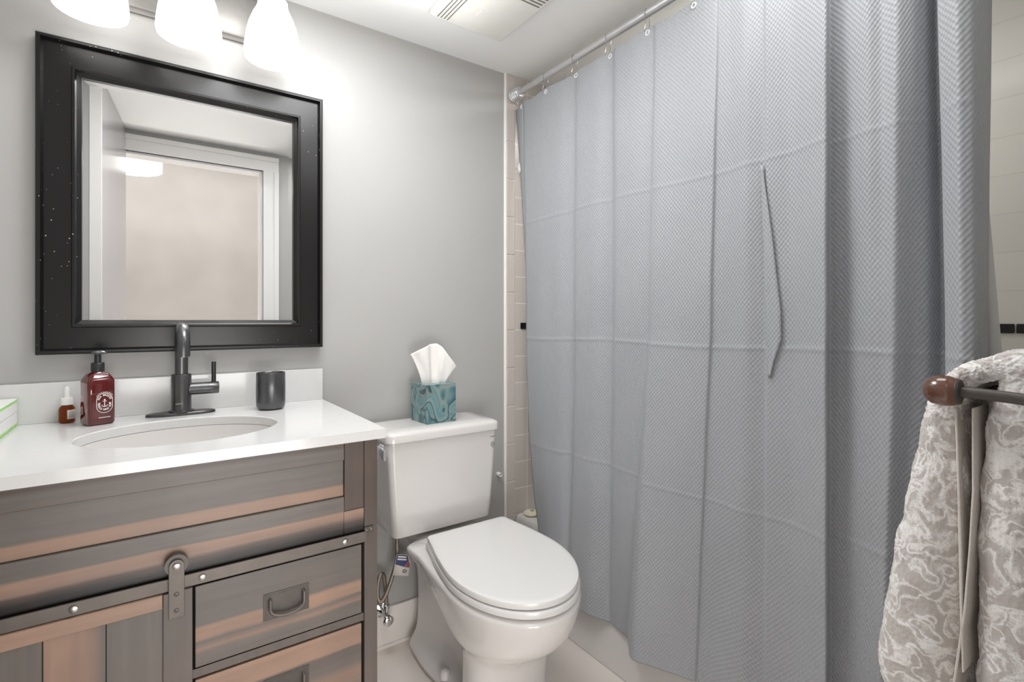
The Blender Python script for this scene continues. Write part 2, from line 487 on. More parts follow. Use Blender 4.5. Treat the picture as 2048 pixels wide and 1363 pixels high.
def drawer(z0, z1, mat):
    d = MB(); d.box(.0675, .3925, VY, VY + .0195, z0, z1); o = d.build('drawer', mat, vt, bevel=.0015)
    zc = z0 + (z1 - z0) * .50 + .0
    hp = MB(); x0, x1 = .187, .277
    # recessed pull plate: raised rim, sunken middle
    hp.box(x0, x1, VY - .0015, VY, zc - .03, zc + .026)
    hp.box(x0 + .004, x1 - .004, VY - .0022, VY - .0012, zc - .026, zc + .022)
    h = hp.build('pull_plate', M_bronze, o, bevel=.0008)
    g = MB(); pts = []
    ya = VY - .011
    xa, xb = x0 + .012, x1 - .012
    pts = [(xa, VY - .002, zc + .014), (xa, ya, zc + .014), (xa, ya, zc - .006)]
    for k in range(9):
        t = k / 8; aa = PI + PI * t
        pts.append(((xa + xb) / 2 + (xb - xa) / 2 * math.cos(aa), ya - .006 * math.sin(PI * t), zc - .006 + .014 * math.sin(aa)))
    pts += [(xb, ya, zc + .014), (xb, VY - .002, zc + .014)]
    g.tube(pts, .0034, 10); g.build('handle', M_iron, o, smooth=60)
    return o


drawer(.4565, .6135, W_drawer)
drawer(.283, .4325, W_drawer2)
drawer(.112, .260, W_drawer2)
# sliding barn door, left of the drawers
bd = MB()
yb0, yb1 = VY - .018, VY - .003
bx0 = -.285
door = MB().box(bx0, .062, yb0 + .006, yb1, .10, .620)
door_o = door.build('barn_door', W_door, vt)
w = MB(); w.box(.016, .0625, yb0, yb1, .10, .621); w.build('door_stile', W_stile, door_o, bevel=.0015)
w = MB(); w.box(bx0 - .001, bx0 + .045, yb0, yb1, .10, .621); w.build('door_stile', W_stile, door_o, bevel=.0015)
w = MB(); w.box(bx0 + .045, .0155, yb0 + .0005, yb1, .595, .621); w.build('door_rail', W_doorrail, door_o, bevel=.0015)
w = MB(); w.box(bx0 + .045, .0155, yb0 + .0005, yb1, .10, .14); w.build('door_rail', W_doorrail, door_o, bevel=.0015)
w = MB()
for x in (-.149, -.066): w.box(x - .0008, x + .0008, yb0 + .0052, yb0 + .0062, .14, .595)
w.build('board_groove', M_dark, door_o)


def hanger(cx):
    yy = yb0 - .003
    h = MB(); h.box(cx - .0125, cx + .0125, yy, yb0, .574, .672)
    o = h.build('roller_hanger', M_iron, door_o, bevel=.001)
    w = MB(); w.lathe([(.019, 0), (.019, .004), (.015, .006), (.015, .010), (.019, .012)], (cx, yb0 + .012, .671), '-y', 28)
    w.build('wheel', M_bronze, o)
    w = MB()
    w.lathe([(.0115, 0), (.0115, .003)], (cx, yy, .671), '-y', 24); w.build('washer', M_iron, o)
    w = MB(); w.lathe([(.0065, .003), (.006, .006), (.003, .007)], (cx, yy, .671), '-y', 18)
    w.build('axle_bolt', M_nickel, o)
    for zz in (.588, .618):
        MB().lathe([(.0042, 0), (.0038, .0015), (.002, .002)], (cx, yy, zz), '-y', 14).build('screw', M_bronze, o)


hanger(.037); hanger(-.24)
tr = MB(); tr.box(VX0 + .012, .400, VY - .012, VY - .007, .622, .645)
tro = tr.build('track_rail', M_iron, vt, bevel=.001)
for x in (.079, .352, -.11):
    MB().lathe([(.0062, 0), (.0062, .003), (.003, .0042)], (x, VY - .012, .634), '-y', 18).build('bolt', M_nickel, tro)
    MB().lathe([(.0035, 0), (.0035, .006)], (x, VY - .0015, .634), '-y', 12).build('spacer', M_bronze, tro)
for x in (.397,):
    w = MB(); w.box(x, x + .022, VY - .006, VY, .640, .652); w.build('end_stop', M_bronze, tro, bevel=.001)
    for xx in (x + .004, x + .015):
        MB().lathe([(.003, 0), (.002, .002)], (xx, VY - .006, .646), '-y', 12).build('screw', M_nickel, tro)

# ------------------------------------------------------------------ countertop with oval hole, sink
CX0, CX1, CYF, ZT, TH = -.342, .445, -.5605, .875, .0215
SX, SY, SA, SB = .060, -.302, .196, .157
ct = thing('countertop', 'white quartz vanity countertop with backsplash along the grey wall', 'countertop', (.05, -.28, ZT - TH))
N = 96
w = MB()
outer = []
for i in range(N):
    a_ = 2 * PI * i / N; dx, dy = math.cos(a_), math.sin(a_)
    tx = ((CX1 - SX) / dx) if dx > 1e-6 else (((CX0 - SX) / dx) if dx < -1e-6 else 9e9)
    ty = ((-.002 - SY) / dy) if dy > 1e-6 else (((CYF - SY) / dy) if dy < -1e-6 else 9e9)
    t = min(tx, ty); outer.append([SX + dx * t, SY + dy * t])
for cx_, cy_ in ((CX0, CYF), (CX1, CYF), (CX0, -.002), (CX1, -.002)):
    k = min(range(N), key=lambda i: (outer[i][0] - cx_) ** 2 + (outer[i][1] - cy_) ** 2); outer[k] = [cx_, cy_]
inner = [(SX + SA * math.cos(2 * PI * i / N), SY + SB * math.sin(2 * PI * i / N)) for i in range(N)]
inn2 = [(SX + (SA + .002) * math.cos(2 * PI * i / N), SY + (SB + .002) * math.sin(2 * PI * i / N)) for i in range(N)]
rings = [[(x, y, ZT) for x, y in inn2], [(x, y, ZT) for x, y in outer], [(x, y, ZT - TH) for x, y in outer], [(x, y, ZT - TH) for x, y in inner], [(x, y, ZT - .002) for x, y in inner], [(x, y, ZT) for x, y in inn2]]
w.loft(rings, False, False)
w.build('slab', M_quartz, ct, smooth=30)
MB().box(CX0, CX1, -.0205, -.001, ZT, ZT + .098).build('backsplash', M_quartz, ct, bevel=.001)

sk = MB(); rings = []
prof = [(1.06, -.0225), (1.0, -.0225), (.985, -.045), (.95, -.08), (.86, -.115), (.68, -.138), (.42, -.149), (.12, -.153)]
for s_, z in prof: rings.append([(SX + SA * s_ * math.cos(2 * PI * i / 64), SY + SB * s_ * math.sin(2 * PI * i / 64), ZT + z) for i in range(64)])
prof2 = [(.12, -.165), (.45, -.163), (.75, -.150), (.93, -.12), (1.02, -.08), (1.06, -.0325)]
for s_, z in prof2: rings.append([(SX + SA * s_ * math.cos(2 * PI * i / 64), SY + SB * s_ * math.sin(2 * PI * i / 64), ZT + z) for i in range(64)])
rings.append(rings[0])
sink = thing('sink', 'oval white undermount sink set below the quartz counter', 'sink', (SX, SY, ZT - .165))
sk.loft(rings, False, False).build('basin', M_porc, sink, smooth=60)
MB().lathe([(.0205, 0), (.0205, .003), (.016, .004), (.014, .001)], (SX, SY, ZT - .158), 'z', 24).build('drain', M_black, sink)

# ------------------------------------------------------------------ faucet
FX, FY = .064, -.072
ZT += .0006
fc = thing('faucet', 'matte black single-hole gooseneck faucet on an oval deck plate behind the sink', 'faucet', (FX, FY, ZT))
w = MB(); rings = []
for s_, z in ((1, 0), (1, .004), (.975, .0065), (.9, .0075)):
    ring = []
    for i in range(48):
        a_ = 2 * PI * i / 48
        ring.append((FX + s_ * .079 * math.copysign(abs(math.cos(a_)) ** .9, math.cos(a_)), FY + s_ * .026 * math.copysign(abs(math.sin(a_)) ** .9, math.sin(a_)), ZT + z))
    rings.append(ring)
w.loft(rings).build('deck_plate', M_black, fc, smooth=50)
w = MB(); w.lathe([(.029, .0075), (.029, .011), (.0235, .013), (.0230, .018), (.0230, .106), (.0222, .1075), (.0165, .1075)], (FX, FY, ZT), 'z', 40)
w.build('body', M_black, fc, smooth=40)
pts = [(FX, FY, ZT + .10), (FX, FY, ZT + .14), (FX, FY, ZT + .182)]
for k in range(1, 17):
    a_ = PI * k / 16; pts.append((FX, FY - .048 + .048 * math.cos(a_), ZT + .182 + .048 * math.sin(a_)))
pts += [(FX, FY - .096, ZT + .172), (FX, FY - .096, ZT + .160)]
MB().tube(pts, .0152, 24).build('spout', M_black, fc, smooth=50)
MB().lathe([(.012, 0), (.012, .001), (.010, .0015)], (FX, FY - .096, ZT + .1585), 'z', 24).build('aerator', M_nickel, fc)
w = MB(); w.lathe([(.016, .012), (.0165, .06), (.0165, .0605)], (FX, FY, ZT + .066), 'x', 32); w.build('valve_arm', M_black, fc)
w = MB(); w.lathe([(.0157, .0605), (.0157, .0618), (.0165, .062), (.0165, .0855), (.0155, .087)], (FX, FY, ZT + .066), 'x', 32)
lev = w.build('handle', M_black, fc)
MB().tube([(FX + .075, FY, ZT + .078), (FX + .075, FY, ZT + .137)], .0056, 14).build('lever', M_blackp, lev)
w = MB(); w.box(FX - .014, FX + .002, FY - .0238, FY - .0226, ZT + .030, ZT + .0318); w.build('maker_mark', M_nickel, fc)

# ------------------------------------------------------------------ tumbler
TX, TY = .276, -.117
tu = MB(); rp = [(.028, 0), (.0345, .003), (.0375, .010), (.0382, .022), (.0385, .06), (.0378, .101), (.0368, .1035), (.0352, .102), (.034, .09), (.033, .012), (.0, .009)]
tu.lathe(rp, (TX, TY, ZT), 'z', 48, True, False)
tag(tu.build('tumbler', M_ceram, None, (TX, TY, ZT), smooth=60), 'charcoal ceramic tumbler standing on the counter near the backsplash right end', 'tumbler')

# ------------------------------------------------------------------ soap bottle
def text_polys(chars, size):
    """glyph meshes of a built-in font, one per character, centred in x on 0, baseline 0"""
    out = {}
    for ch in set(chars):
        cu = bpy.data.curves.new('glyph', 'FONT'); cu.body = ch; cu.size = size; cu.resolution_u = 3; cu.offset = size * .03
        ob = bpy.data.objects.new('glyph', cu); COL.objects.link(ob)
        dg = bpy.context.evaluated_depsgraph_get(); me = ob.evaluated_get(dg).to_mesh()
        vs = [tuple(v.co) for v in me.vertices]; fs = [tuple(p.vertices) for p in me.polygons]
        if vs:
            cx_ = (min(v[0] for v in vs) + max(v[0] for v in vs)) / 2; vs = [(v[0] - cx_, v[1]) for v in vs]
        out[ch] = (vs, fs)
        ob.evaluated_get(dg).to_mesh_clear(); COL.objects.unlink(ob); bpy.data.objects.remove(ob); bpy.data.curves.remove(cu)
    return out


BX, BY, BR = -.1085, -.103, R(23)
MBt = Matrix.Translation((BX, BY, ZT)) @ Matrix.Rotation(BR, 4, 'Z')
sb = thing('soap_dispenser', 'dark red see-through hand soap bottle with a black pump and anchor label', 'soap bottle', (BX, BY, ZT))


def rrect(hx, hy, r, z, n=6):
    ring = []
    for (cx_, cy_, a0) in ((hx - r, hy - r, 0), (-hx + r, hy - r, 90), (-hx + r, -hy + r, 180), (hx - r, -hy + r, 270)):
        for k in range(n + 1):
            a_ = R(a0 + 90 * k / n); ring.append((cx_ + r * math.cos(a_), cy_ + r * math.sin(a_), z))
    return ring


def bottle(name, secs, M, mat, parent):
    w = MB().loft([rrect(*s_) for s_ in secs]); w.xform(M); return w.build(name, mat, parent, smooth=50)


HX, HY = .0275, .0265
secs = [(HX - .004, HY - .004, .006, 0), (HX, HY, .008, .004), (HX, HY, .008, .103), (HX - .001, HY - .001, .008, .108), (.020, .019, .010, .121), (.0125, .0125, .0124, .126), (.0115, .0115, .0114, .132)]
M_soap = glassy('dark_red_liquid', lin(112, 20, 20), .06, 1.35, .55)
M_soap.node_tree.nodes['Principled BSDF'].inputs['Coat Weight'].default_value = 1.0
bottle('bottle', secs, MBt, M_soap, sb)
w = MB(); w.lathe([(.0135, .127), (.0135, .146), (.012, .148), (.007, .149), (.0065, .168), (.0065, .170)], (0, 0, 0), 'z', 28)
w.xform(MBt); pump = w.build('pump', M_blackp, sb, smooth=40)
w = MB(); rings = []
for s_, z in ((.5, .168), (1, .170), (1, .173), (.75, .1765), (.3, .178)):
    rings.append([(s_ * .0165 * math.cos(2 * PI * i / 28) + .002, s_ * .011 * math.sin(2 * PI * i / 28) - .002, z) for i in range(28)])
w.loft(rings); w.xform(MBt); w.build('pump_head', pbr('glossy_black_plastic', lin(70, 70, 72), .15, noise=(10, .05)), pump)
# label: stadium outline, ring lettering, anchor (printed in white on the front face)
lw = MB(); yf = -HY - .0003; zc0 = .052; cxl = .0045
RX, SZ = .0165, .0075         # stadium half width, straight half height


def stadium(r, n=40):
    o = []
    for k in range(n + 1):
        a_ = PI * k / n; o.append((r * math.cos(a_), SZ + r * math.sin(a_)))
    for k in range(n + 1):
        a_ = PI + PI * k / n; o.append((r * math.cos(a_), -SZ + r * math.sin(a_)))
    return o


def flat(polys2d, faces):
    lw.add([(cxl + x, yf, zc0 + z) for x, z in polys2d], faces)


so, si = stadium(RX), stadium(RX - .0011); n_ = len(so)
flat(so + si, [(i, (i + 1) % n_, n_ + (i + 1) % n_, n_ + i) for i in range(n_)])
gl = text_polys('SEABREZGNTLHDOP', .0060)


def arc_text(txt, r, cz, a_mid, span, inward):
    n = len(txt)
    for i, ch in enumerate(txt):
        if ch == ' ': continue
        t = (i + .5) / n - .5
        ang = a_mid - t * span if not inward else a_mid + t * span
        rot = (ang - PI / 2) if not inward else (ang + PI / 2)
        base = r if not inward else r + .0036
        ox, oz = base * math.cos(ang), cz + base * math.sin(ang)
        vs, fs = gl[ch]; cr, sr = math.cos(rot), math.sin(rot)
        flat([(ox + x * cr - y * sr, oz + x * sr + y * cr) for x, y in vs], fs)


arc_text('SEA BREEZE', .0105, SZ - .001, PI / 2, R(170), False)
arc_text('GENTLE HAND SOAP', .0098, -SZ + .003, -PI / 2, R(238), True)


def bar2(p, q, t):
    d_ = Vector((q[0] - p[0], q[1] - p[1])); d_.normalize(); m_ = Vector((-d_.y, d_.x)) * t / 2
    flat([(p[0] + m_.x, p[1] + m_.y), (p[0] - m_.x, p[1] - m_.y), (q[0] - m_.x, q[1] - m_.y), (q[0] + m_.x, q[1] + m_.y)], [(0, 1, 2, 3)])


bar2((0, -.0085), (0, .006), .0014); bar2((-.0042, .0042), (.0042, .0042), .0013)
for k in range(8):
    a0, a1 = R(200 + 140 * k / 8), R(200 + 140 * (k + 1) / 8)
    bar2((.0062 * math.cos(a0), -.003 + .0058 * math.sin(a0)), (.0062 * math.cos(a1), -.003 + .0058 * math.sin(a1)), .0014)
cir = [(.0019 * math.cos(2 * PI * k / 14), .0076 + .0019 * math.sin(2 * PI * k / 14)) for k in range(14)]
flat(cir, [tuple(range(14))])
for k in range(10):   # small arched line above, small straight line below
    a_ = R(90 + 62 * (1 - 2 * (k + .5) / 10)); rr = RX + .0022
    bar2((rr * math.cos(a_ + .06), SZ + rr * math.sin(a_ + .06)), (rr * math.cos(a_ - .06), SZ + rr * math.sin(a_ - .06)), .0014)
for k in range(9): bar2((-.012 + k * .0027, -.0345), (-.0098 + k * .0027, -.0345), .0016)
lw.xform(MBt); lw.build('label', M_inkw, sb, smooth=30, fix=False)

# ------------------------------------------------------------------ dropper bottle
PX, PY = -.1715, -.043
db = thing('dropper_bottle', 'small amber glass bottle with white cap and dropper beside the red soap bottle', 'bottle', (PX, PY, ZT))
w = MB(); w.lathe([(.013, 0), (.0158, .002), (.016, .006), (.016, .032), (.0145, .038), (.0105, .042), (.010, .046)], (PX, PY, ZT), 'z', 32)
w.build('bottle', glassy('amber_glass', lin(150, 70, 26), .05, 1.3, .6), db, smooth=60)
MB().lathe([(.0122, .044), (.0122, .060), (.0112, .0615), (.006, .0615)], (PX, PY, ZT), 'z', 28).build('cap', M_white, db)
MB().lathe([(.0062, .0615), (.0058, .082), (.0045, .087), (.002, .0885)], (PX, PY, ZT), 'z', 20).build('dropper_bulb', M_white, db)
w = MB(); rings = []
for z in (.010, .032):
    rings.append([(PX + .01635 * math.cos(R(a_)), PY + .01635 * math.sin(R(a_)), ZT + z) for a_ in range(-82, 0, 8)])
w.loft(rings, False, False, False)
lo = w.build('label', M_tagw, db)
m_ = lo.modifiers.new('thick', 'SOLIDIFY'); m_.thickness = .0003
w = MB()
for k in range(5):
    zz = ZT + .015 + k * .0032
    w.loft([[(PX + .01665 * math.cos(R(a_)), PY + .01665 * math.sin(R(a_)), zz + q) for a_ in range(-74, -8 - (k % 2) * 12, 8)] for q in (0, .0008)], False, False, False)
w.build('label_text', M_ink, lo)

# ------------------------------------------------------------------ packs at the left end of the counter
for i, (z0, lab) in enumerate(((0, 'white packet with lime green edge, lower one of the stack at the counter left end'),
                               (.033, 'white packet with lime green edge, upper one of the stack at the counter left end'))):
    px_ = thing('packet', lab, 'packet', (-.30, -.115, ZT + z0), 'stacked packets on the counter')
    w = MB(); w.loft([rrect(.029, .088, .006, zz) for zz in (0.0005, .004, .028, .032)]); w.xform(Matrix.Translation((-.292, -.112, ZT + z0)))
    w.build('wrapper', M_white, px_, bevel=.001)
    w = MB(); zz = .0245 if i else .002
    w.loft([rrect(.0296, .0886, .0063, q) for q in (zz, zz + .0058)]); w.xform(Matrix.Translation((-.292, -.112, ZT + z0)))
    w.build('green_edge', M_green, px_, bevel=.0005)

# ------------------------------------------------------------------ mirror
mx0, mx1, mz0, mz1 = -.231, .4425, 1.0425, 1.8265
FWD = .085
mr = thing('wall_mirror', 'rectangular wall mirror in a wide black frame above the sink', 'mirror', ((mx0 + mx1) / 2, -.002, mz0))
prof = [(0, .002), (0, .030), (.004, .034), (.009, .034), (.012, .026), (.014, .022), (.066, .0275), (.068, .031), (.073, .031), (.076, .023), (.085, .015), (.085, .004)]
w = MB(); rings = []
for ins, dep in prof:
    rings.append([(mx0 + ins, -dep, mz0 + ins), (mx1 - ins, -dep, mz0 + ins), (mx1 - ins, -dep, mz1 - ins), (mx0 + ins, -dep, mz1 - ins)])
w.loft(rings, False, False).build('frame', M_mframe, mr, smooth=25)
w = MB(); gx0, gx1, gz0, gz1 = mx0 + .083, mx1 - .083, mz0 + .083, mz1 - .083
bv = .015
rr_ = [[(gx0, -.0075, gz0), (gx1, -.0075, gz0), (gx1, -.0075, gz1), (gx0, -.0075, gz1)],
       [(gx0 + bv, -.0079, gz0 + bv), (gx1 - bv, -.0079, gz0 + bv), (gx1 - bv, -.0079, gz1 - bv), (gx0 + bv, -.0079, gz1 - bv)]]
w.loft(rr_, False, True).build('mirror_glass', M_glass, mr, smooth=1, fix=False)

# ------------------------------------------------------------------ vanity light
LXS = (-.120, .080, .281); LY, LZ = -.120, 1.868
vl = thing('vanity_light', 'brushed nickel wall light with three lit frosted glass shades above the mirror', 'wall light', (.08, -.002, 1.945))
w = MB(); rings = []
for ins, dep in ((0, .001), (0, .010), (.006, .014), (.010, .020), (.016, .022)):
    rings.append([(-.165 + ins, -dep, 1.947 + ins), (.325 - ins, -dep, 1.947 + ins), (.325 - ins, -dep, 2.085 - ins), (-.165 + ins, -dep, 2.085 - ins)])
w.loft(rings).build('back_plate', pbr('satin_nickel_plate', lin(142, 140, 136), .4, .6, noise=(40, .04)), vl, smooth=25)
sp_ = [(.0725, 0), (.0745, .010), (.0735, .03), (.069, .065), (.062, .095), (.052, .122), (.043, .140), (.0395, .152), (.0385, .165), (.033, .172), (.02, .175)]
inn = [(.02, .170), (.035, .160), (.040, .140), (.058, .095), (.066, .06), (.0705, .02), (.0695, .001)]
sh0 = None
for i, x in enumerate(LXS):
    if sh0 is None:
        w = MB(); w.lathe(sp_ + inn + [sp_[0]], (x, LY, LZ), 'z', 48, False, False)
        sh0 = w.build('glass_shade', M_shade, vl, smooth=70); sx0 = x
        w = MB(); w.lathe([(.024, .172), (.024, .185), (.018, .196), (.010, .198)], (x, LY, LZ), 'z', 24)
        w.tube([(x, LY, LZ + .19), (x, LY + .01, LZ + .205), (x, LY + .04, LZ + .205), (x, -.02, LZ + .190)], .008, 12)
        ar0 = w.build('arm', M_nickel, vl, smooth=60)
    else:
        for s_ in (sh0, ar0):
            c_ = s_.copy(); COL.objects.link(c_); c_.parent = vl; c_.location = (x - sx0, 0, 0)

# ------------------------------------------------------------------ exhaust fan grille on the ceiling
ef = thing('exhaust_fan', 'ivory plastic exhaust fan grille on the ceiling with slotted ends', 'exhaust fan', (.865, -.36, ZC - .03))
fx0, fx1, fy0, fy1 = .724, 1.003, -.515, -.212
w = MB(); w.loft([[(fx0 - a_, fy0 - a_, z), (fx1 + a_, fy0 - a_, z), (fx1 + a_, fy1 + a_, z), (fx0 - a_, fy1 + a_, z)] for a_, z in ((.0, ZC - .0005), (.0, ZC - .012), (-.012, ZC - .026))])
w.build('cover', M_fan, ef, bevel=.003)
w = MB()
for k in range(4):
    x = fx0 + .018 + k * .0115
    w.box(x, x + .0035, fy0 + .02, fy1 - .022, ZC - .0268, ZC - .0255)
w.build('side_slots', M_slot, ef)
w = MB()
for k in range(4):
    y = fy0 + .014 + k * .014
    w.box(fx0 + .075, fx1 - .022, y, y + .005, ZC - .0268, ZC - .0255)
w.build('end_slots', M_slot, ef)
w = MB(); w.box(.842, .852, -.345, -.305, ZC - .0275, ZC - .0255); w.build('latch_boss', M_fan, ef, bevel=.0006)

# ------------------------------------------------------------------ toilet
TCX = .806
tl = thing('toilet', 'white two-piece toilet with closed lid between vanity and tub', 'toilet', (TCX, -.4, 0))


def interp(tab, y):
    if y <= tab[0][0]: return tab[0][1]
    n = len(tab)
    sl = [(tab[i + 1][1] - tab[i][1]) / (tab[i + 1][0] - tab[i][0]) for i in range(n - 1)]
    tn = [0.0 if i in (0,) else (sl[-1] if i == n - 1 else (0.0 if sl[i - 1] * sl[i] <= 0 else 2 * sl[i - 1] * sl[i] / (sl[i - 1] + sl[i]))) for i in range(n)]
    for i in range(n - 1):
        (a0, v0), (a1, v1) = tab[i], tab[i + 1]
        if y <= a1:
            h = a1 - a0; t = (y - a0) / h
            return (2 * t ** 3 - 3 * t * t + 1) * v0 + (t ** 3 - 2 * t * t + t) * h * tn[i] + (-2 * t ** 3 + 3 * t * t) * v1 + (t ** 3 - t * t) * h * tn[i + 1]
    return tab[-1][1]


def toilet_cx(y):
    if y < -.29: return .826 + (y + .29) * .082
    return .826 - (y + .29) * .12


def ring_y(z, yf, yb, yw, tab, rb=.03, n=64, p=2.0):
    """closed outline: half widths from tab over y, rounded nose from yw to yf, rounded back corners."""
    L = []
    for i in range(n + 1):
        y = yf + (yb - yf) * (1 - math.cos(PI * i / n)) / 2
        h = interp(tab, y)
        if y < yw: h *= max(0, 1 - abs((yw - y) / (yw - yf)) ** p) ** (1 / p)
        if y > yb - rb: h -= rb * (1 - math.sqrt(max(0, 1 - ((y - yb + rb) / rb) ** 2)))
        L.append((y, max(h, 0.0005)))
    return [(toilet_cx(y) + h, y, z) for y, h in L] + [(toilet_cx(y) - h, y, z) for y, h in reversed(L)]


rim = [(-.80, .184), (-.50, .184), (-.33, .180), (-.216, .173), (-.200, .160), (-.186, .120), (-.05, .098)]
rings = [
    ring_y(.002, -.612, -.055, -.53, [(-.6, .130), (-.44, .126), (-.36, .120), (-.24, .118), (-.05, .085)]),
    ring_y(.026, -.612, -.055, -.53, [(-.6, .129), (-.44, .124), (-.36, .116), (-.24, .114), (-.05, .083)]),
    ring_y(.058, -.610, -.06, -.53, [(-.6, .128), (-.48, .124), (-.42, .070), (-.34, .074), (-.24, .082), (-.05, .066)]),
    ring_y(.078, -.609, -.06, -.53, [(-.6, .127), (-.48, .122), (-.42, .052), (-.34, .050), (-.24, .058), (-.05, .058)]),
    ring_y(.14, -.612, -.06, -.53, [(-.6, .127), (-.49, .122), (-.43, .052), (-.34, .046), (-.24, .052), (-.05, .054)]),
    ring_y(.19, -.622, -.06, -.53, [(-.6, .130), (-.50, .125), (-.44, .062), (-.34, .050), (-.24, .053), (-.05, .054)]),
    ring_y(.235, -.636, -.06, -.53, [(-.62, .133), (-.50, .128), (-.43, .074), (-.34, .056), (-.24, .056), (-.05, .055)]),
    ring_y(.268, -.668, -.06, -.53, [(-.66, .143), (-.50, .140), (-.42, .108), (-.32, .070), (-.24, .060), (-.05, .057)]),
    ring_y(.292, -.712, -.06, -.53, [(-.7, .160), (-.50, .158), (-.40, .138), (-.30, .094), (-.22, .070), (-.05, .06)]),
    ring_y(.315, -.740, -.055, -.53, [(-.7, .170), (-.50, .168), (-.38, .150), (-.28, .110), (-.21, .082), (-.05, .064)]),
    ring_y(.342, -.757, -.05, -.52, [(-.75, .176), (-.50, .175), (-.36, .156), (-.27, .125), (-.20, .098), (-.17, .085), (-.05, .07)]),
    ring_y(.378, -.775, -.045, -.52, [(-.8, .181), (-.50, .181), (-.34, .172), (-.22, .150), (-.195, .125), (-.18, .105), (-.05, .085)]),
    ring_y(.402, -.783, -.04, -.52, rim),
    ring_y(.424, -.784, -.04, -.52, rim),
    ring_y(.4295, -.781, -.043, -.52, [(a_, b_ - .0035) for a_, b_ in rim])]
bw = MB().loft(rings).build('bowl', M_porc, tl, smooth=70)
sub = bw.modifiers.new('sub', 'SUBSURF'); sub.levels = 1; sub.render_levels = 1


def slab(yf, yb, tab, zs, name, rb=.014, crown=0, mat=M_seat):
    r_ = []
    for z, ins in zs:
        r_.append(ring_y(z, yf + ins, yb - ins, -.53, [(a_, b_ - ins) for a_, b_ in tab], rb))
    return MB().loft(r_).build(name, mat, tl, smooth=40)


seat = [(-.80, .181), (-.53, .181), (-.42, .171), (-.34, .156), (-.27, .143)]
slab(-.782, -.268, seat, [(.4315, .006), (.434, .001), (.444, 0), (.449, .002), (.4495, .006)], 'seat')
lidt = [(-.80, .179), (-.53, .179), (-.42, .168), (-.34, .153), (-.27, .141)]
slab(-.776, -.275, lidt, [(.4515, .006), (.4535, .001), (.463, 0), (.4675, .0018), (.4697, .006), (.4706, .016), (.471, .04)], 'seat_lid')
for s_ in (-1, 1):
    MB().lathe([(.013, -.03), (.013, .03)], (.826 + s_ * .07, -.262, .446), 'x', 18).build('hinge', M_seat, tl)


# tank (lofted, slightly tapered toward the bottom)
def tank_ring(hx, y0, y1, r, z, cx=.786):
    hy = (y1 - y0) / 2; return [(x + cx, y + (y0 + y1) / 2, zz) for x, y, zz in rrect(hx, hy, r, z, 8)]


tk = MB().loft([tank_ring(.168, -.198, -.03, .020, .445), tank_ring(.177, -.210, -.022, .022, .453), tank_ring(.184, -.214, -.02, .022, .53),
                tank_ring(.194, -.217, -.018, .022, .66), tank_ring(.1985, -.219, -.016, .022, .742), tank_ring(.1985, -.219, -.016, .022, .748)])
tko = tk.build('tank', M_porc, tl, smooth=60)
lr = [tank_ring(.200, -.2225, -.014, .024, .7475), tank_ring(.2055, -.228, -.012, .027, .7505), tank_ring(.2055, -.228, -.012, .027, .770), tank_ring(.2025, -.225, -.014, .026, .777),
      tank_ring(.190, -.214, -.020, .030, .7825), tank_ring(.15, -.17, -.04, .02, .7845)]
MB().loft(lr).build('tank_lid', M_porc, tl, smooth=60)
# flush lever on the left side of the tank
w = MB(); w.lathe([(.020, 0), (.021, .004), (.018, .009), (.012, .012)], (.590, -.150, .722), 'x', 24)
M_ = Matrix.Translation((.5890, -.165, .722)) @ Matrix.Rotation(PI, 4, 'Z') @ Matrix.Translation((-.590, .150, -.722))
w.xform(M_)
M_lev = pbr('polished_lever_chrome', lin(225, 226, 228), .16, .65, noise=(10, .01))
fl = w.build('flush_lever', M_lev, tl)
w = MB(); rings = []
for t in range(9):
    k = t / 8; yy = -.150 - k * .068; hz = .0165 + .003 * math.sin(PI * k); x_ = .575 - .004 * math.sin(PI * k)
    rings.append([(x_ + .0045 * math.cos(2 * PI * i / 16), yy, .720 - .004 * k + hz * math.sin(2 * PI * i / 16)) for i in range(16)])
w.loft(rings).build('paddle', M_lev, fl, smooth=60)
# printed marks near the right top of the tank front
w = MB(); yy = -.2197; cx_, cz_ = .9635, .699
n_ = 28
o_ = [(cx_ + .0085 * math.cos(2 * PI * k / n_), yy, cz_ + .0085 * math.sin(2 * PI * k / n_)) for k in range(n_)]
i_ = [(cx_ + .0066 * math.cos(2 * PI * k / n_), yy, cz_ + .0066 * math.sin(2 * PI * k / n_)) for k in range(n_)]
w.add(o_ + i_, [(k, (k + 1) % n_, n_ + (k + 1) % n_, n_ + k) for k in range(n_)])
dr = [(0, .0050), (.0016, .0016), (.0023, -.0008), (.0016, -.0028), (0, -.0034), (-.0016, -.0028), (-.0023, -.0008), (-.0016, .0016)]
w.add([(cx_ + a_, yy, cz_ + b_) for a_, b_ in dr], [tuple(range(8))])
for k in range(5): w.add([(cx_ - .010 + k * .0038 + a_, yy, cz_ + .025 + b_) for a_, b_ in ((0, 0), (.003, 0), (.003, .0026), (0, .0026))], [(0, 1, 2, 3)])
w.add([(cx_ + a_, yy, cz_ + b_) for a_, b_ in ((-.002, -.013), (.002, -.013), (.002, -.010), (-.002, -.010))], [(0, 1, 2, 3)])
w.build('printed_mark', M_ink, tko, fix=False)
MB().lathe([(.015, 0), (.0148, .018), (.0125, .024), (.005, .0265)], (.728, -.315, .040), 'z', 24).build('bolt_cap', M_seat, tl, smooth=60)
MB().lathe([(.015, 0), (.0148, .018), (.0125, .024), (.005, .0265)], (.915, -.315, .040), 'z', 24).build('bolt_cap', M_seat, tl, smooth=60)

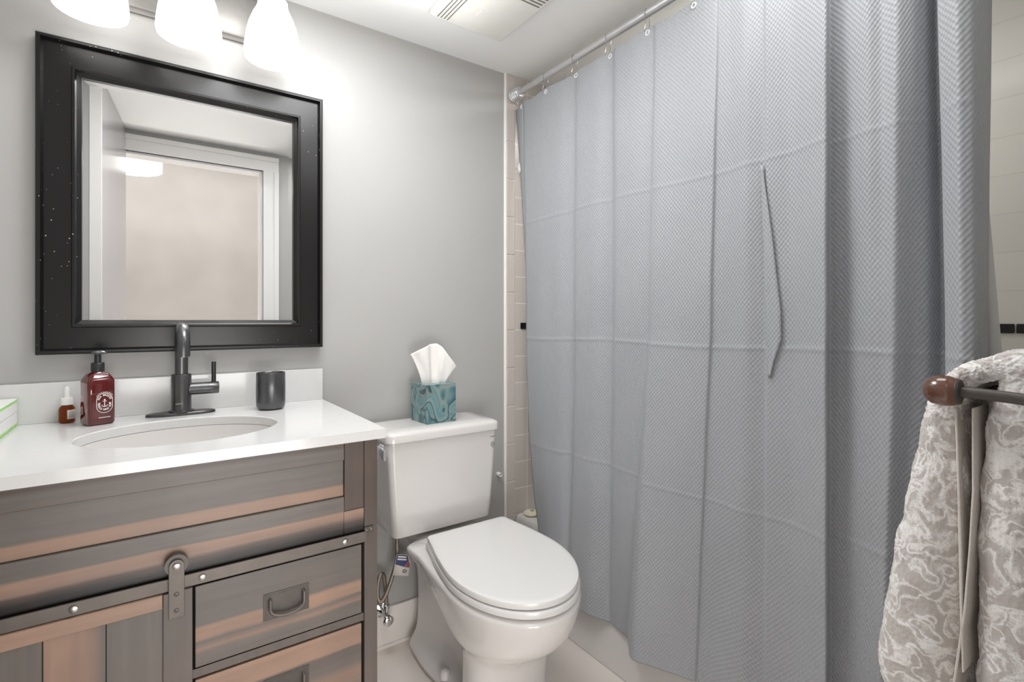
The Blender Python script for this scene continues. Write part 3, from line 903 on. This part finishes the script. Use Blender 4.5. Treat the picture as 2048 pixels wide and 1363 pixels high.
# ------------------------------------------------------------------ water supply behind the toilet
ws = thing('water_supply_line', 'braided steel supply hose with chrome stop valve and paper tag beside the toilet', 'water line', (.64, -.03, .09))
w = MB(); w.lathe([(.024, 0), (.024, .003), (.012, .008), (.0085, .010), (.0085, .04), (.012, .042), (.012, .062)], (.640, -.0125, .135), '-y', 24)
w.lathe([(.008, 0), (.008, .02), (.0105, .021), (.0105, .034), (.008, .036)], (.640, -.063, .142), 'z', 20)
vb = w.build('stop_valve', M_chrome, ws, smooth=50)
w = MB(); w.lathe([(.008, .0), (.016, .004), (.018, .009), (.014, .013), (.005, .015)], (.640, -.074, .130), '-y', 22)
w.build('valve_handle', M_chrome, vb, smooth=50)
hp_ = [(.640, -.063, .178), (.638, -.064, .21), (.634, -.066, .25), (.628, -.068, .280), (.616, -.072, .286), (.606, -.078, .262), (.602, -.086, .225), (.610, -.092, .208),
       (.628, -.092, .228), (.650, -.088, .275), (.668, -.083, .325), (.671, -.08, .38), (.672, -.08, .444)]


def smooth_path(p, n=8):
    p = [Vector(q) for q in p]; out = []
    for i in range(len(p) - 1):
        a_, b_, c_, d_ = p[max(i - 1, 0)], p[i], p[i + 1], p[min(i + 2, len(p) - 1)]
        for k in range(n):
            t = k / n
            out.append(.5 * ((2 * b_) + (c_ - a_) * t + (2 * a_ - 5 * b_ + 4 * c_ - d_) * t * t + (3 * b_ - a_ - 3 * c_ + d_) * t ** 3))
    return out + [p[-1]]


MB().tube(smooth_path(hp_), .0068, 14).build('hose', M_braid, ws, smooth=70)
MB().lathe([(.011, 0), (.011, .03), (.014, .032), (.014, .045)], (.672, -.08, .398), 'z', 18).build('coupling_nut', M_white, ws)
# tag hanging on the hose
def tagpt(u_, v_):   # u to the right 0..1, v down 0..1
    o_ = Vector((.662, -.097, .352)); ex = Vector((.050, -.012, -.012)); ey = Vector((-.016, -.006, -.063))
    return o_ + ex * u_ + ey * v_


def tagpoly(w, pts, lift):
    nn = Vector((-.2, -1, .1)).normalized() * lift
    w.add([tagpt(*p) + nn for p in pts], [tuple(range(len(pts)))])


w = MB(); base = [(0, 0), (.75, 0), (1.0, .35), (1.0, 1), (0, 1)]
tagpoly(w, base, 0); tg = w.build('tag', M_tagw, ws, fix=False)
m_ = tg.modifiers.new('thick', 'SOLIDIFY'); m_.thickness = .0004
w = MB(); tagpoly(w, [(.03, .03), (.72, .03), (.86, .30), (.62, .58), (.03, .48)], .0006); w.build('blue_print', M_blue, tg, fix=False)
w = MB(); tagpoly(w, [(.87, .30), (.98, .45), (.98, .6), (.64, .59)], .0006); w.build('red_print', M_red, tg, fix=False)
w = MB()
for q in ([(.12, .08), (.66, .08), (.66, .15), (.12, .15)], [(.12, .2), (.70, .2), (.70, .27), (.12, .27)]): tagpoly(w, q, .0009)
w.build('white_print', M_inkw, tg, fix=False)
w = MB(); ov = [(.70 + .14 * math.cos(2 * PI * k / 20), .78 + .085 * math.sin(2 * PI * k / 20)) for k in range(20)]; iv = [(.70 + .09 * math.cos(2 * PI * k / 20), .78 + .05 * math.sin(2 * PI * k / 20)) for k in range(20)]
nn = Vector((-.2, -1, .1)).normalized() * .0009
w.add([tagpt(*p) + nn for p in ov + iv], [(k, (k + 1) % 20, 20 + (k + 1) % 20, 20 + k) for k in range(20)])
tagpoly(w, [(.655, .765), (.745, .765), (.745, .8), (.655, .8)], .0009)
w.build('oval_mark', M_blackp, tg, fix=False)

# small white pipe stub on the wall right of the tank
tag(MB().lathe([(.0085, 0), (.0085, .018), (.0075, .020), (.005, .019), (.005, .004)], (1.130, -.0005, .513), '-y', 20, True, True).build('pipe_stub', M_white, smooth=40),
    'small white plastic pipe stub sticking out of the wall right of the toilet tank', 'pipe')

# ------------------------------------------------------------------ tissue box and tissue
bxc = Vector((0.7885, -0.1137, .7850)); MT = Matrix.Translation(bxc) @ Matrix.Rotation(R(3), 4, 'Z')
w = MB(); hb = .0555
w.loft([[(-hb, -hb, z), (hb, -hb, z), (hb, hb, z), (-hb, hb, z)] for z in (0, .128)], True, False)
no = 24; sl = [(.042 * math.cos(2 * PI * k / no), .022 * math.sin(2 * PI * k / no)) for k in range(no)]
sq = []
for k in range(no):
    a_ = 2 * PI * k / no; m_ = max(abs(math.cos(a_)), abs(math.sin(a_))); sq.append((hb * math.cos(a_) / m_, hb * math.sin(a_) / m_))
w.loft([[(x, y, .128) for x, y in sq], [(x, y, .1282) for x, y in sl], [(x, y, .119) for x, y in sl]], False, True)
w.xform(MT)
tag(w.build('tissue_box', M_agate, None, tuple(bxc), smooth=30), 'cube tissue box with teal agate print on the toilet tank lid', 'tissue box')
# the sheet: a fan of folded tissue rising from the slot
w = MB(); cols = 33; rows = 18; vs = []
for j in range(rows + 1):
    t = j / rows
    for i in range(cols + 1):
        s_ = i / cols * 2 - 1
        bx_ = s_ * .040
        tp = [(-1, -.078, .108), (-.6, -.052, .122), (-.2, -.012, .140), (.1, .014, .143), (.3, .030, .134), (.62, .056, .096), (1, .082, .062)]
        for (a0, x0, z0), (a1, x1, z1) in zip(tp, tp[1:]):
            if a0 <= s_ <= a1 + 1e-9:
                q = (s_ - a0) / (a1 - a0); txx, tzz = x0 + (x1 - x0) * q, z0 + (z1 - z0) * q; break
        e_ = t ** 1.5
        x = bx_ + (txx - bx_) * (e_ if abs(s_) > .4 else t)
        z = .119 + t * tzz
        pan = 1 / (1 + math.exp(-(s_ + .22) * 30)) - 1 / (1 + math.exp(-(s_ - .34) * 30))
        y = .016 * pan * (.5 + .5 * t) - .012 * (1 - pan) * (.3 + .7 * (1 - abs(s_))) + .003 * math.sin(9 * s_ + 4 * t) * t
        y *= .55 + .45 * min(1, t * 3)
        vs.append((x, y, z))
fs = [(j * (cols + 1) + i, j * (cols + 1) + i + 1, (j + 1) * (cols + 1) + i + 1, (j + 1) * (cols + 1) + i) for j in range(rows) for i in range(cols)]
w.add(vs, fs); w.xform(Matrix.Translation(bxc) @ Matrix.Rotation(R(-16), 4, 'Z'))
ts = w.build('facial_tissue', M_paper, None, tuple(bxc + Vector((0, 0, .124))), smooth=180)
tag(ts, 'white paper tissue pulled up out of the teal tissue box', 'tissue')
m_ = ts.modifiers.new('thick', 'SOLIDIFY'); m_.thickness = .0006

# ------------------------------------------------------------------ bathtub
bt = MB()
tx0, tx1, ty0, ty1 = 1.206, XR - .002, YF + .004, -.012


def tubring(a_, z, r=.03, base=0.0):
    hx, hy = (tx1 - tx0) / 2 - a_, (ty1 - ty0) / 2 - a_
    return [(x + (tx0 + tx1) / 2, y + (ty0 + ty1) / 2, zz) for x, y, zz in rrect(hx, hy, r, z, 6)]


rg = [tubring(0, .002, .008), tubring(0, .322, .008), tubring(.004, .337, .01), tubring(.012, .343, .012), tubring(.085, .343, .05), tubring(.098, .336, .06), tubring(.11, .25, .09), tubring(.13, .12, .10), tubring(.17, .09, .10)]
bt.loft(rg, True, True)
tag(bt.build('bathtub', M_porc, None, ((tx0 + tx1) / 2, -.8, 0), smooth=40), 'white bathtub behind the grey curtain along the tiled wall', 'bathtub')
w = MB(); w.lathe([(.012, 0), (.030, .002), (.033, .007), (.030, .012), (.016, .016), (.004, .017)], (1.250, -.064, .3435), 'z', 28)
so_ = thing('soap_bar', 'cream round soap bar lying on the tub rim by the wall', 'soap', (1.250, -.064, .3435)); w.build('bar', M_cream, so_, smooth=60)
MB().lathe([(.009, 0), (.008, .002), (.003, .0025)], (1.252, -.066, .3602), 'z', 16).build('stamp', pbr('sage_print', lin(150, 170, 140), .5, noise=(20, .1)), so_)

# ------------------------------------------------------------------ shower rod, hooks, curtain, liner
RXX, RZ, RR = 1.196, 2.033, .0118
sr = thing('shower_rod', 'satin steel tension shower rod with ribbed end against the tiled wall', 'shower rod', (RXX, -.80, RZ))
MB().tube([(RXX, -.03, RZ), (RXX, YF + .003, RZ)], RR, 28).build('rod', M_rod, sr)
pf = [(.0265, 0.012), (.0275, .015)]
for k in range(5): pf += [(.0265 - .0010 * k, .018 + k * .009), (.0288 - .0012 * k, .021 + k * .009), (.0288 - .0012 * k, .024 + k * .009), (.0255 - .0010 * k, .0265 + k * .009)]
pf += [(.019, .066), (.0120, .068)]
MB().lathe(pf, (RXX, 0, RZ), '-y', 36).build('ribbed_end', M_rod, sr, smooth=30)

GY = [-.064 - .1588 * k for k in range(9)]
HW = ['nearest the ribbed rod end', 'second from the ribbed rod end', 'third from the ribbed rod end', 'fourth from the ribbed rod end', 'fifth from the ribbed rod end',
      'sixth from the ribbed rod end', 'seventh from the ribbed rod end', 'eighth from the ribbed rod end', 'farthest from the ribbed rod end']
GZ = 1.976


def hook_pts():
    p = []
    for k in range(13):
        a_ = R(200 - 220 * k / 12); p.append((RXX + .0132 * math.cos(a_), 0, RZ + .0132 * math.sin(a_)))
    a0 = [(RXX - .0135, -.004, RZ - .028), (RXX - .016, -.002, GZ + .006), (RXX - .012, 0, GZ - .003), (RXX + .004, .001, GZ + .002), (RXX + .008, .002, RZ - .035)]
    return list(reversed(a0[:3])) + p + [(RXX + .0125, .003, RZ - .018), (RXX + .012, .003, RZ - .034), (RXX + .008, .002, RZ - .040)]


def hook(i, src=None):
    o = src.copy(); COL.objects.link(o); return o


h0 = MB().tube(smooth_path(hook_pts(), 4), .0011, 8).build('curtain_hook', M_hook, None, (RXX, 0, GZ), smooth=180)
h0.location.y = GY[0]
for i, y in enumerate(GY):
    o = h0
    if i:
        o = h0.copy(); COL.objects.link(o); o.location.y = y
    tag(o, 'steel wire curtain hook on the rod, ' + HW[i], 'curtain hook', 'curtain hooks on the shower rod')

# curtain controls: pixel column at top / middle / bottom, offset toward the room at top / middle / bottom, sharp flag
CT = [
    (1046, 1053, 1096, .004, .002, .030),
    (1080, 1080, 1104, .004, .012, .030),
    (1120, 1118, 1122, .004, .010, .024),
    (1151, 1148, 1134, -.003, -.004, .014),
    (1155, 1152, 1137, .003, .006, .022),
    (1195, 1192, 1175, .006, .006, .022),
    (1226, 1227, 1219, -.004, -.012, -.012),
    (1230, 1231, 1222, .006, .010, .000),
    (1270, 1266, 1240, .007, .011, .006),
    (1308, 1299, 1257, .002, .006, .011),
    (1311, 1302, 1260, .006, .018, .058),
    (1370, 1355, 1320, .004, .012, .035),
    (1434, 1419, 1388, .006, .012, .010),
    (1438, 1424, 1394, .001, .004, .003),
    (1462, 1452, 1422, .002, .006, .000),
    (1490, 1490, 1480, .008, .014, .018),
    (1528, 1530, 1528, .001, .002, .004),
    (1532, 1534, 1532, .006, .008, .007),
    (1580, 1585, 1585, -.002, .004, .008),
    (1625, 1625, 1625, .010, .020, .024),
    (1653, 1653, 1653, .016, .030, .034),
    (1656, 1656, 1657, -.008, -.010, -.026),
    (1690, 1690, 1690, -.004, -.008, -.034),
    (1735, 1735, 1725, .008, .010, -.008),
    (1765, 1765, 1740, .000, .012, .010),
    (1795, 1788, 1752, .012, .018, .014),
    (1830, 1825, 1780, .004, -.004, -.014),
    (1852, 1858, 1830, -.018, -.016, -.016),
    (1866, 1882, 1862, -.060, -.050, -.020),
    (1886, 1900, 1905, -.075, -.062, -.024),
    (1872, 1893, 1897, -.010, -.010, .000),
    (1870, 1890, 1896, .014, .016, .016),
    (1910, 1920, 1925, .034, .034, .034),
    (1945, 1950, 1950, .028, .028, .028),
    (1967, 1969, 1965, .004, .006, .006),
    (1976, 1972, 1968, -.02, -.01, -.006),
    (1986, 1976, 1970, -.045, -.03, -.02)]
RX0 = 1.203
ZTOP, ZMID, ZBOT = 1.990, 1.10, .158


def plan(level):
    out = []
    for c in CT:
        d_ = c[3 + level] * 1.5; x = RX0 - max(d_, (-.075, -.06, .004)[level]); out.append((x, y_on_x(c[level], x)))
    return out


P3 = [plan(k) for k in range(3)]
SUBN = 8
dense = []
for k in range(3):
    d_ = []
    for (x0, y0), (x1, y1) in zip(P3[k], P3[k][1:]):
        for j in range(SUBN): t = j / SUBN; d_.append((x0 + (x1 - x0) * t, y0 + (y1 - y0) * t))
    d_.append(P3[k][-1])
    for _ in range(3):
        d_ = [d_[0]] + [((a_[0] + 2 * b_[0] + c_[0]) / 4, (a_[1] + 2 * b_[1] + c_[1]) / 4) for a_, b_, c_ in zip(d_, d_[1:], d_[2:])] + [d_[-1]]
    dense.append(d_)
nc = len(dense[0]); arc = [0.0]
for (x0, y0), (x1, y1) in zip(dense[1], dense[1][1:]): arc.append(arc[-1] + math.hypot(x1 - x0, y1 - y0))
ROWS = 440
vs, uvs = [], []
for j in range(ROWS + 1):
    z = ZTOP + (ZBOT - ZTOP) * j / ROWS
    for i in range(nc):
        if z > ZMID:
            t = (z - ZMID) / (ZTOP - ZMID); t = t * t * (3 - 2 * t) * .6 + t * .4; A_, B_ = dense[1][i], dense[0][i]
        else:
            t = (ZMID - z) / (ZMID - ZBOT); ex = 1 + max(0, 1 - i / 50) * 1.4; t = t ** ex; A_, B_ = dense[1][i], dense[2][i]
        x, y = A_[0] + (B_[0] - A_[0]) * t, A_[1] + (B_[1] - A_[1]) * t
        for zc_, am in ((1.06, .0022), (.66, .0016), (1.51, .0012)):
            x -= am * math.exp(-((z - zc_ - .004 * math.sin(y * 9)) / .0045) ** 2)
        x -= .0016 * math.sin(y * 23 + z * 7) * math.sin(z * 11 + y * 5)
        if z < .42: x = min(x, 1.2025)
        zz = z
        if j == 0 or z > 1.95:
            k = (-.064 - y) / .1588; sag = .006 * math.sin(PI * (k - math.floor(k))) ** 2
            zz = z - sag * max(0, (z - 1.95) / .04)
        vs.append((x, y, zz)); uvs.append((arc[i], z))
# small pleat lip folded near the fifth panel
w = MB(); w.v = [Vector(p) for p in vs]
w.f = [(j * nc + i, j * nc + i + 1, (j + 1) * nc + i + 1, (j + 1) * nc + i) for j in range(ROWS) for i in range(nc - 1)]
w.uv = uvs
cu = w.build('shower_curtain', M_curtain, None, (RX0, -.75, ZBOT), smooth=180, fix=False)
tag(cu, 'blue-grey waffle-textured shower curtain hanging in pleats from the rod', 'shower curtain')
m_ = cu.modifiers.new('thick', 'SOLIDIFY'); m_.thickness = .0012; m_.offset = 0


def curtain_x(y, z):
    lv = dense[0]
    for (x0, y0), (x1, y1) in zip(lv, lv[1:]):
        if (y0 - y) * (y1 - y) <= 0 and y0 != y1: return x0 + (x1 - x0) * (y - y0) / (y1 - y0)
    return RX0


g0 = None
for i, y in enumerate(GY):
    x = curtain_x(y, GZ)
    if g0 is None:
        n_ = 20; w = MB()
        ring = [(0, .0065 * math.cos(2 * PI * k / n_), .0065 * math.sin(2 * PI * k / n_)) for k in range(n_)]
        w.tube(ring, .0022, 8, closed=True)
        w.v = [p + Vector((x - .0015, y, GZ)) for p in w.v]
        g0 = w.build('grommet', M_white, cu, smooth=180); gx_, gy_ = x, y
    else:
        c_ = g0.copy(); COL.objects.link(c_); c_.parent = cu; c_.location = (x - gx_, y - gy_, 0)
# small sideways fold in the cloth beside the sixth panel
w = MB(); rings = []
fl_ = [(330, 1521, 1524), (400, 1523, 1534), (480, 1526, 1545), (560, 1528, 1554), (620, 1530, 1561), (680, 1532, 1562), (720, 1534, 1548), (760, 1536, 1538)]
for (v0, l0, r0), (v1, l1, r1) in zip(fl_, fl_[1:]):
    for k in range(6):
        t = k / 6; v_, l_, r_ = v0 + (v1 - v0) * t, l0 + (l1 - l0) * t, r0 + (r1 - r0) * t
        ring = []
        for q in range(5):
            px = l_ + (r_ - l_) * q / 4; x = RX0 - (.0118 + .005 * (q / 4)); rr_ = ray(px, v_); tt = x / rr_[0]
            ring.append((x, CAM.y + rr_[1] * tt, CAM.z + rr_[2] * tt))
        rings.append(ring)
w.loft(rings, False, False, False); w.uv = [(p.y * 1.0, p.z) for p in w.v]
pf_ = w.build('cloth_fold', M_curtain, cu, smooth=180, fix=False); m_ = pf_.modifiers.new('thick', 'SOLIDIFY'); m_.thickness = .0015; m_.offset = 0
# folded-back hem at the wall side and its care tag
w = MB(); rings = []
for j in range(41):
    t = j / 40; z = 1.985 - t * .62
    yr = y_on_x(1046 + 6 * t, 1.20); yl = y_on_x(1030 + 20 * t ** .8, 1.214)
    rings.append([(1.1985 + .003 * t, yr, z), (1.203, (yr * .7 + yl * .3), z), (1.212, (yr * .35 + yl * .65), z), (1.214, yl, z)])
w.loft(rings, False, False, False)
w.uv = [(p.y * 1.0 + .3 + (p.x - 1.2), p.z) for p in w.v]
hm = w.build('turned_hem', M_curtain, cu, smooth=180, fix=False)
m_ = hm.modifiers.new('thick', 'SOLIDIFY'); m_.thickness = .0012
w = MB(); o_ = Vector((1.214, -.036, 1.765))
w.add([o_ + Vector(p) for p in ((0, 0, 0), (-.004, .026, -.018), (-.002, .008, -.047), (0, -.010, -.032))], [(0, 1, 2, 3)])
ctg = w.build('care_tag', M_white, cu, fix=False); m_ = ctg.modifiers.new('thick', 'SOLIDIFY'); m_.thickness = .0006

# liner inside the tub
w = MB(); rings = []
for j in range(61):
    z = 1.985 - (1.985 - .25) * j / 60; t = j / 60
    rr_ = []
    yend = y_on_x(1968 + 95 * max(0, (1.45 - z)) ** 1.0 if z < 1.45 else 1966, 1.300)
    x_in = 1.300 + min(1, t * 1.1) * .05
    for i in range(61):
        s_ = i / 60; y = -.22 + (yend + .22) * s_
        xx = x_in + (.010 * math.sin(s_ * 44) + .006 * math.sin(s_ * 19 + 1)) * (1 - s_ ** 6) 
        xx = xx * (1 - s_ ** 4) + (1.300) * s_ ** 4 if z > .5 else xx
        rr_.append((max(xx, 1.345) if z < .40 else xx, y, z))
    rings.append(rr_)
w.loft(rings, False, False, False)
lnr = w.build('shower_liner', M_liner, None, (1.28, -.8, .25), smooth=180, fix=False)
m_ = lnr.modifiers.new('thick', 'SOLIDIFY'); m_.thickness = .0008
tag(lnr, 'plain white vinyl shower liner showing past the right edge of the grey curtain', 'shower liner')

# ------------------------------------------------------------------ towel bar and towel
BXX, BYY, BZ = .893, -1.475, 1.030
tb = thing('towel_bar', 'dark metal towel bar with brown wooden knob ends mounted on the door wall', 'towel bar', (BXX, YF + .001, BZ - .03))
w = MB(); w.tube(smooth_path([(BXX, BYY - .004, BZ), (BXX, BYY - .04, BZ - .0005), (BXX, BYY - .09, BZ - .004), (BXX, BYY - .13, BZ - .010), (BXX, YF + .006, BZ - .014)], 6), [.0075] * 12 + [.008 + .00035 * k for k in range(13)], 20)
w.lathe([(.03, 0), (.03, .006), (.022, .012), (.012, .016)], (BXX, YF + .0005, BZ - .014), 'y', 28)
w.build('bracket', M_bronze, tb, smooth=50)
w = MB(); w.lathe([(.012, -.012), (.0180, -.008), (.0208, .001), (.0212, .009), (.0190, .019), (.0135, .026), (.0065, .0295), (.0015, .0302)], (BXX, BYY, BZ), 'y', 36)
w.build('knob', M_knob, tb, smooth=70)
MB().lathe([(.012, -.0125), (.0165, -.0115), (.0178, -.009), (.0172, -.006)], (BXX, BYY, BZ), 'y', 30).build('collar', M_bronze, tb)
MB().tube([(BXX + .004, BYY - .022, BZ - .004), (BXX + .235, BYY - .022, BZ - .004)], .005, 16).build('rail', M_bronze, tb)
w = MB(); w.tube([(BXX + .235, BYY - .010, BZ - .004), (BXX + .235, YF + .002, BZ - .012)], .0075, 14); w.build('bracket', M_bronze, tb)

tw = MB()
yb_ = BYY - .035
# (s along the drape: front lobe bottom -> over the rail -> back lobe bottom): centre y, z, half thickness
path = [(-1.432, .530, .026), (-1.426, .548, .044), (-1.423, .585, .053), (-1.424, .625, .054), (-1.428, .68, .050), (-1.436, .76, .044), (-1.444, .84, .037), (-1.452, .92, .030), (-1.456, .98, .023), (-1.461, 1.01, .018),
        (-1.473, 1.036, .016), (-1.489, 1.053, .014), (-1.505, 1.060, .015), (-1.522, 1.066, .017), (-1.538, 1.060, .021), (-1.542, 1.03, .028), (-1.537, .98, .034), (-1.533, .90, .038), (-1.532, .80, .040), (-1.532, .70, .041), (-1.532, .60, .041), (-1.532, .50, .041), (-1.532, .42, .034)]
pp = smooth_path([(0, a_, b_) for a_, b_, _ in path], 7)
hh = []
for (a_, b_) in zip(path, path[1:]):
    for k in range(7): hh.append(a_[2] + (b_[2] - a_[2]) * k / 7)
hh.append(path[-1][2])
tx_0, tx_1 = .918, 1.105
rings = []
NX = 40
for k, p in enumerate(pp):
    t = (pp[min(k + 1, len(pp) - 1)] - pp[max(k - 1, 0)]).normalized(); nn = Vector((0, -t.z, t.y)); h = hh[k]
    if k in (0, len(pp) - 1): h *= .55
    ring = []
    # rounded-rectangle section in the (x, normal) plane
    hx = (tx_1 - tx_0) / 2
    for q in rrect(hx, h, h * .92, 0, 10):
        xx = (tx_0 + tx_1) / 2 + q[0]
        ring.append(Vector((xx, p.y, p.z)) + nn * q[1])
    rings.append(ring)
tw.loft(rings)
two = tw.build('towel', M_towel, None, ((tx_0 + tx_1) / 2, -1.49, .42), smooth=180)
tag(two, 'plush white and taupe patterned towel hanging folded over the towel bar', 'towel')
for nm, lv in (('sub', 2),):
    m_ = two.modifiers.new(nm, 'SUBSURF'); m_.levels = lv; m_.render_levels = lv; m_.subdivision_type = 'CATMULL_CLARK'
tx_ = bpy.data.textures.new('terry_pile', 'CLOUDS'); tx_.noise_scale = .05; tx_.noise_depth = 1
m_ = two.modifiers.new('pile', 'DISPLACE'); m_.texture = tx_; m_.strength = .009; m_.mid_level = .5; m_.texture_coords = 'LOCAL'
tx2 = bpy.data.textures.new('terry_loops', 'CLOUDS'); tx2.noise_scale = .004; tx2.noise_depth = 1
m_ = two.modifiers.new('loops', 'DISPLACE'); m_.texture = tx2; m_.strength = .003; m_.mid_level = .5; m_.texture_coords = 'LOCAL'

for nm, pl in (('hem', [(816, 1911, 5), (980, 1917, 6), (1100, 1920, 7), (1220, 1922, 6), (1345, 1926, 5)]), ('hem', [(816, 1945, 4), (980, 1946, 5), (1100, 1939, 5), (1220, 1929, 6), (1363, 1908, 6), (1480, 1896, 6)])):
    w = MB(); rings = []
    for v_, c_, ww in pl:
        ring = []
        for px, x in ((c_ - ww / 2, .914), (c_ + ww / 2, .914), (c_ + ww / 2, .99), (c_ - ww / 2, .99)):
            r_ = ray(px, v_); r0 = ray(px, v_); t = .914 / r0[0]
            ring.append((x, CAM.y + r0[1] * t, CAM.z + r0[2] * t))
        rings.append(ring)
    w.loft(rings).build(nm, M_hem, two, smooth=50, bevel=.0015)

# ------------------------------------------------------------------ hall ring lamp (seen in the mirror)
RLX, RLY, RLZ = -.125, -2.25, 2.060
rl = thing('ring_ceiling_lamp', 'lit crystal ring ceiling lamp in the hall, seen in the mirror', 'ceiling lamp', (RLX, RLY, RLZ))
w = MB(); w.lathe([(.172, 0), (.178, .003), (.178, .072), (.172, .075), (.118, .075), (.112, .072), (.112, .003), (.118, 0), (.172, 0)], (RLX, RLY, RLZ), 'z', 64, False, False)
w.build('crystal_ring', M_ring, rl, smooth=50)
for a_ in (90, 210, 330):
    MB().tube([(RLX + .145 * math.cos(R(a_)), RLY + .145 * math.sin(R(a_)), RLZ + .07), (RLX, RLY, 2.43)], .002, 8).build('cable', M_chrome, rl)
MB().lathe([(.05, 0), (.05, .019)], (RLX, RLY, 2.43), 'z', 28).build('canopy', M_chrome, rl)

# ------------------------------------------------------------------ words for the setting
SETTING = {
    'floor': ('smooth cream floor around the toilet base', 'floor'),
    'ceiling': ('white painted ceiling above the bathroom', 'ceiling'),
    'wall_back': ('grey painted wall behind the mirror and toilet', 'wall'),
    'wall_left': ('grey painted wall at the left end of the counter', 'wall'),
    'wall_right': ('cream square tiled wall behind the shower curtain right edge', 'wall'),
    'wall_front': ('grey painted wall around the doorway, seen in the mirror', 'wall'),
    'wall_tub': ('cream tiled strip of wall between toilet and curtain', 'wall'),
    'trim_1': ('column of narrow cream bullnose tiles beside the grey wall', 'tile'),
    'trim_2': ('thin white caulk line along the tile edge', 'caulk'),
    'trim_3': ('row of small black border tiles in the cream tiling', 'tile'),
    'trim_4': ('white vertical end board at the left side of the mirror reflection', 'trim'),
    'trim_5': ('white grout bed behind the narrow bullnose tiles', 'grout'),
    'baseboard_back': ('white baseboard along the wall behind the toilet', 'baseboard'),
    'wall_partition': ('glossy grey side wall beside the doorway in the mirror', 'wall'),
    'door_1': ('white door casing seen in the mirror', 'door frame'),
    'wall_hall': ('pale beige hall wall seen through the doorway in the mirror', 'wall'),
    'wall_hall_ends': ('pale beige end walls of the hall', 'wall'),
    'ceiling_hall': ('white hall ceiling beyond the doorway', 'ceiling'),
    'baseboard_hall': ('white baseboard along the beige hall wall', 'baseboard')}
for o in COL.objects:
    if o.get('kind') == 'structure' and o.name in SETTING: o['label'], o['category'] = SETTING[o.name]
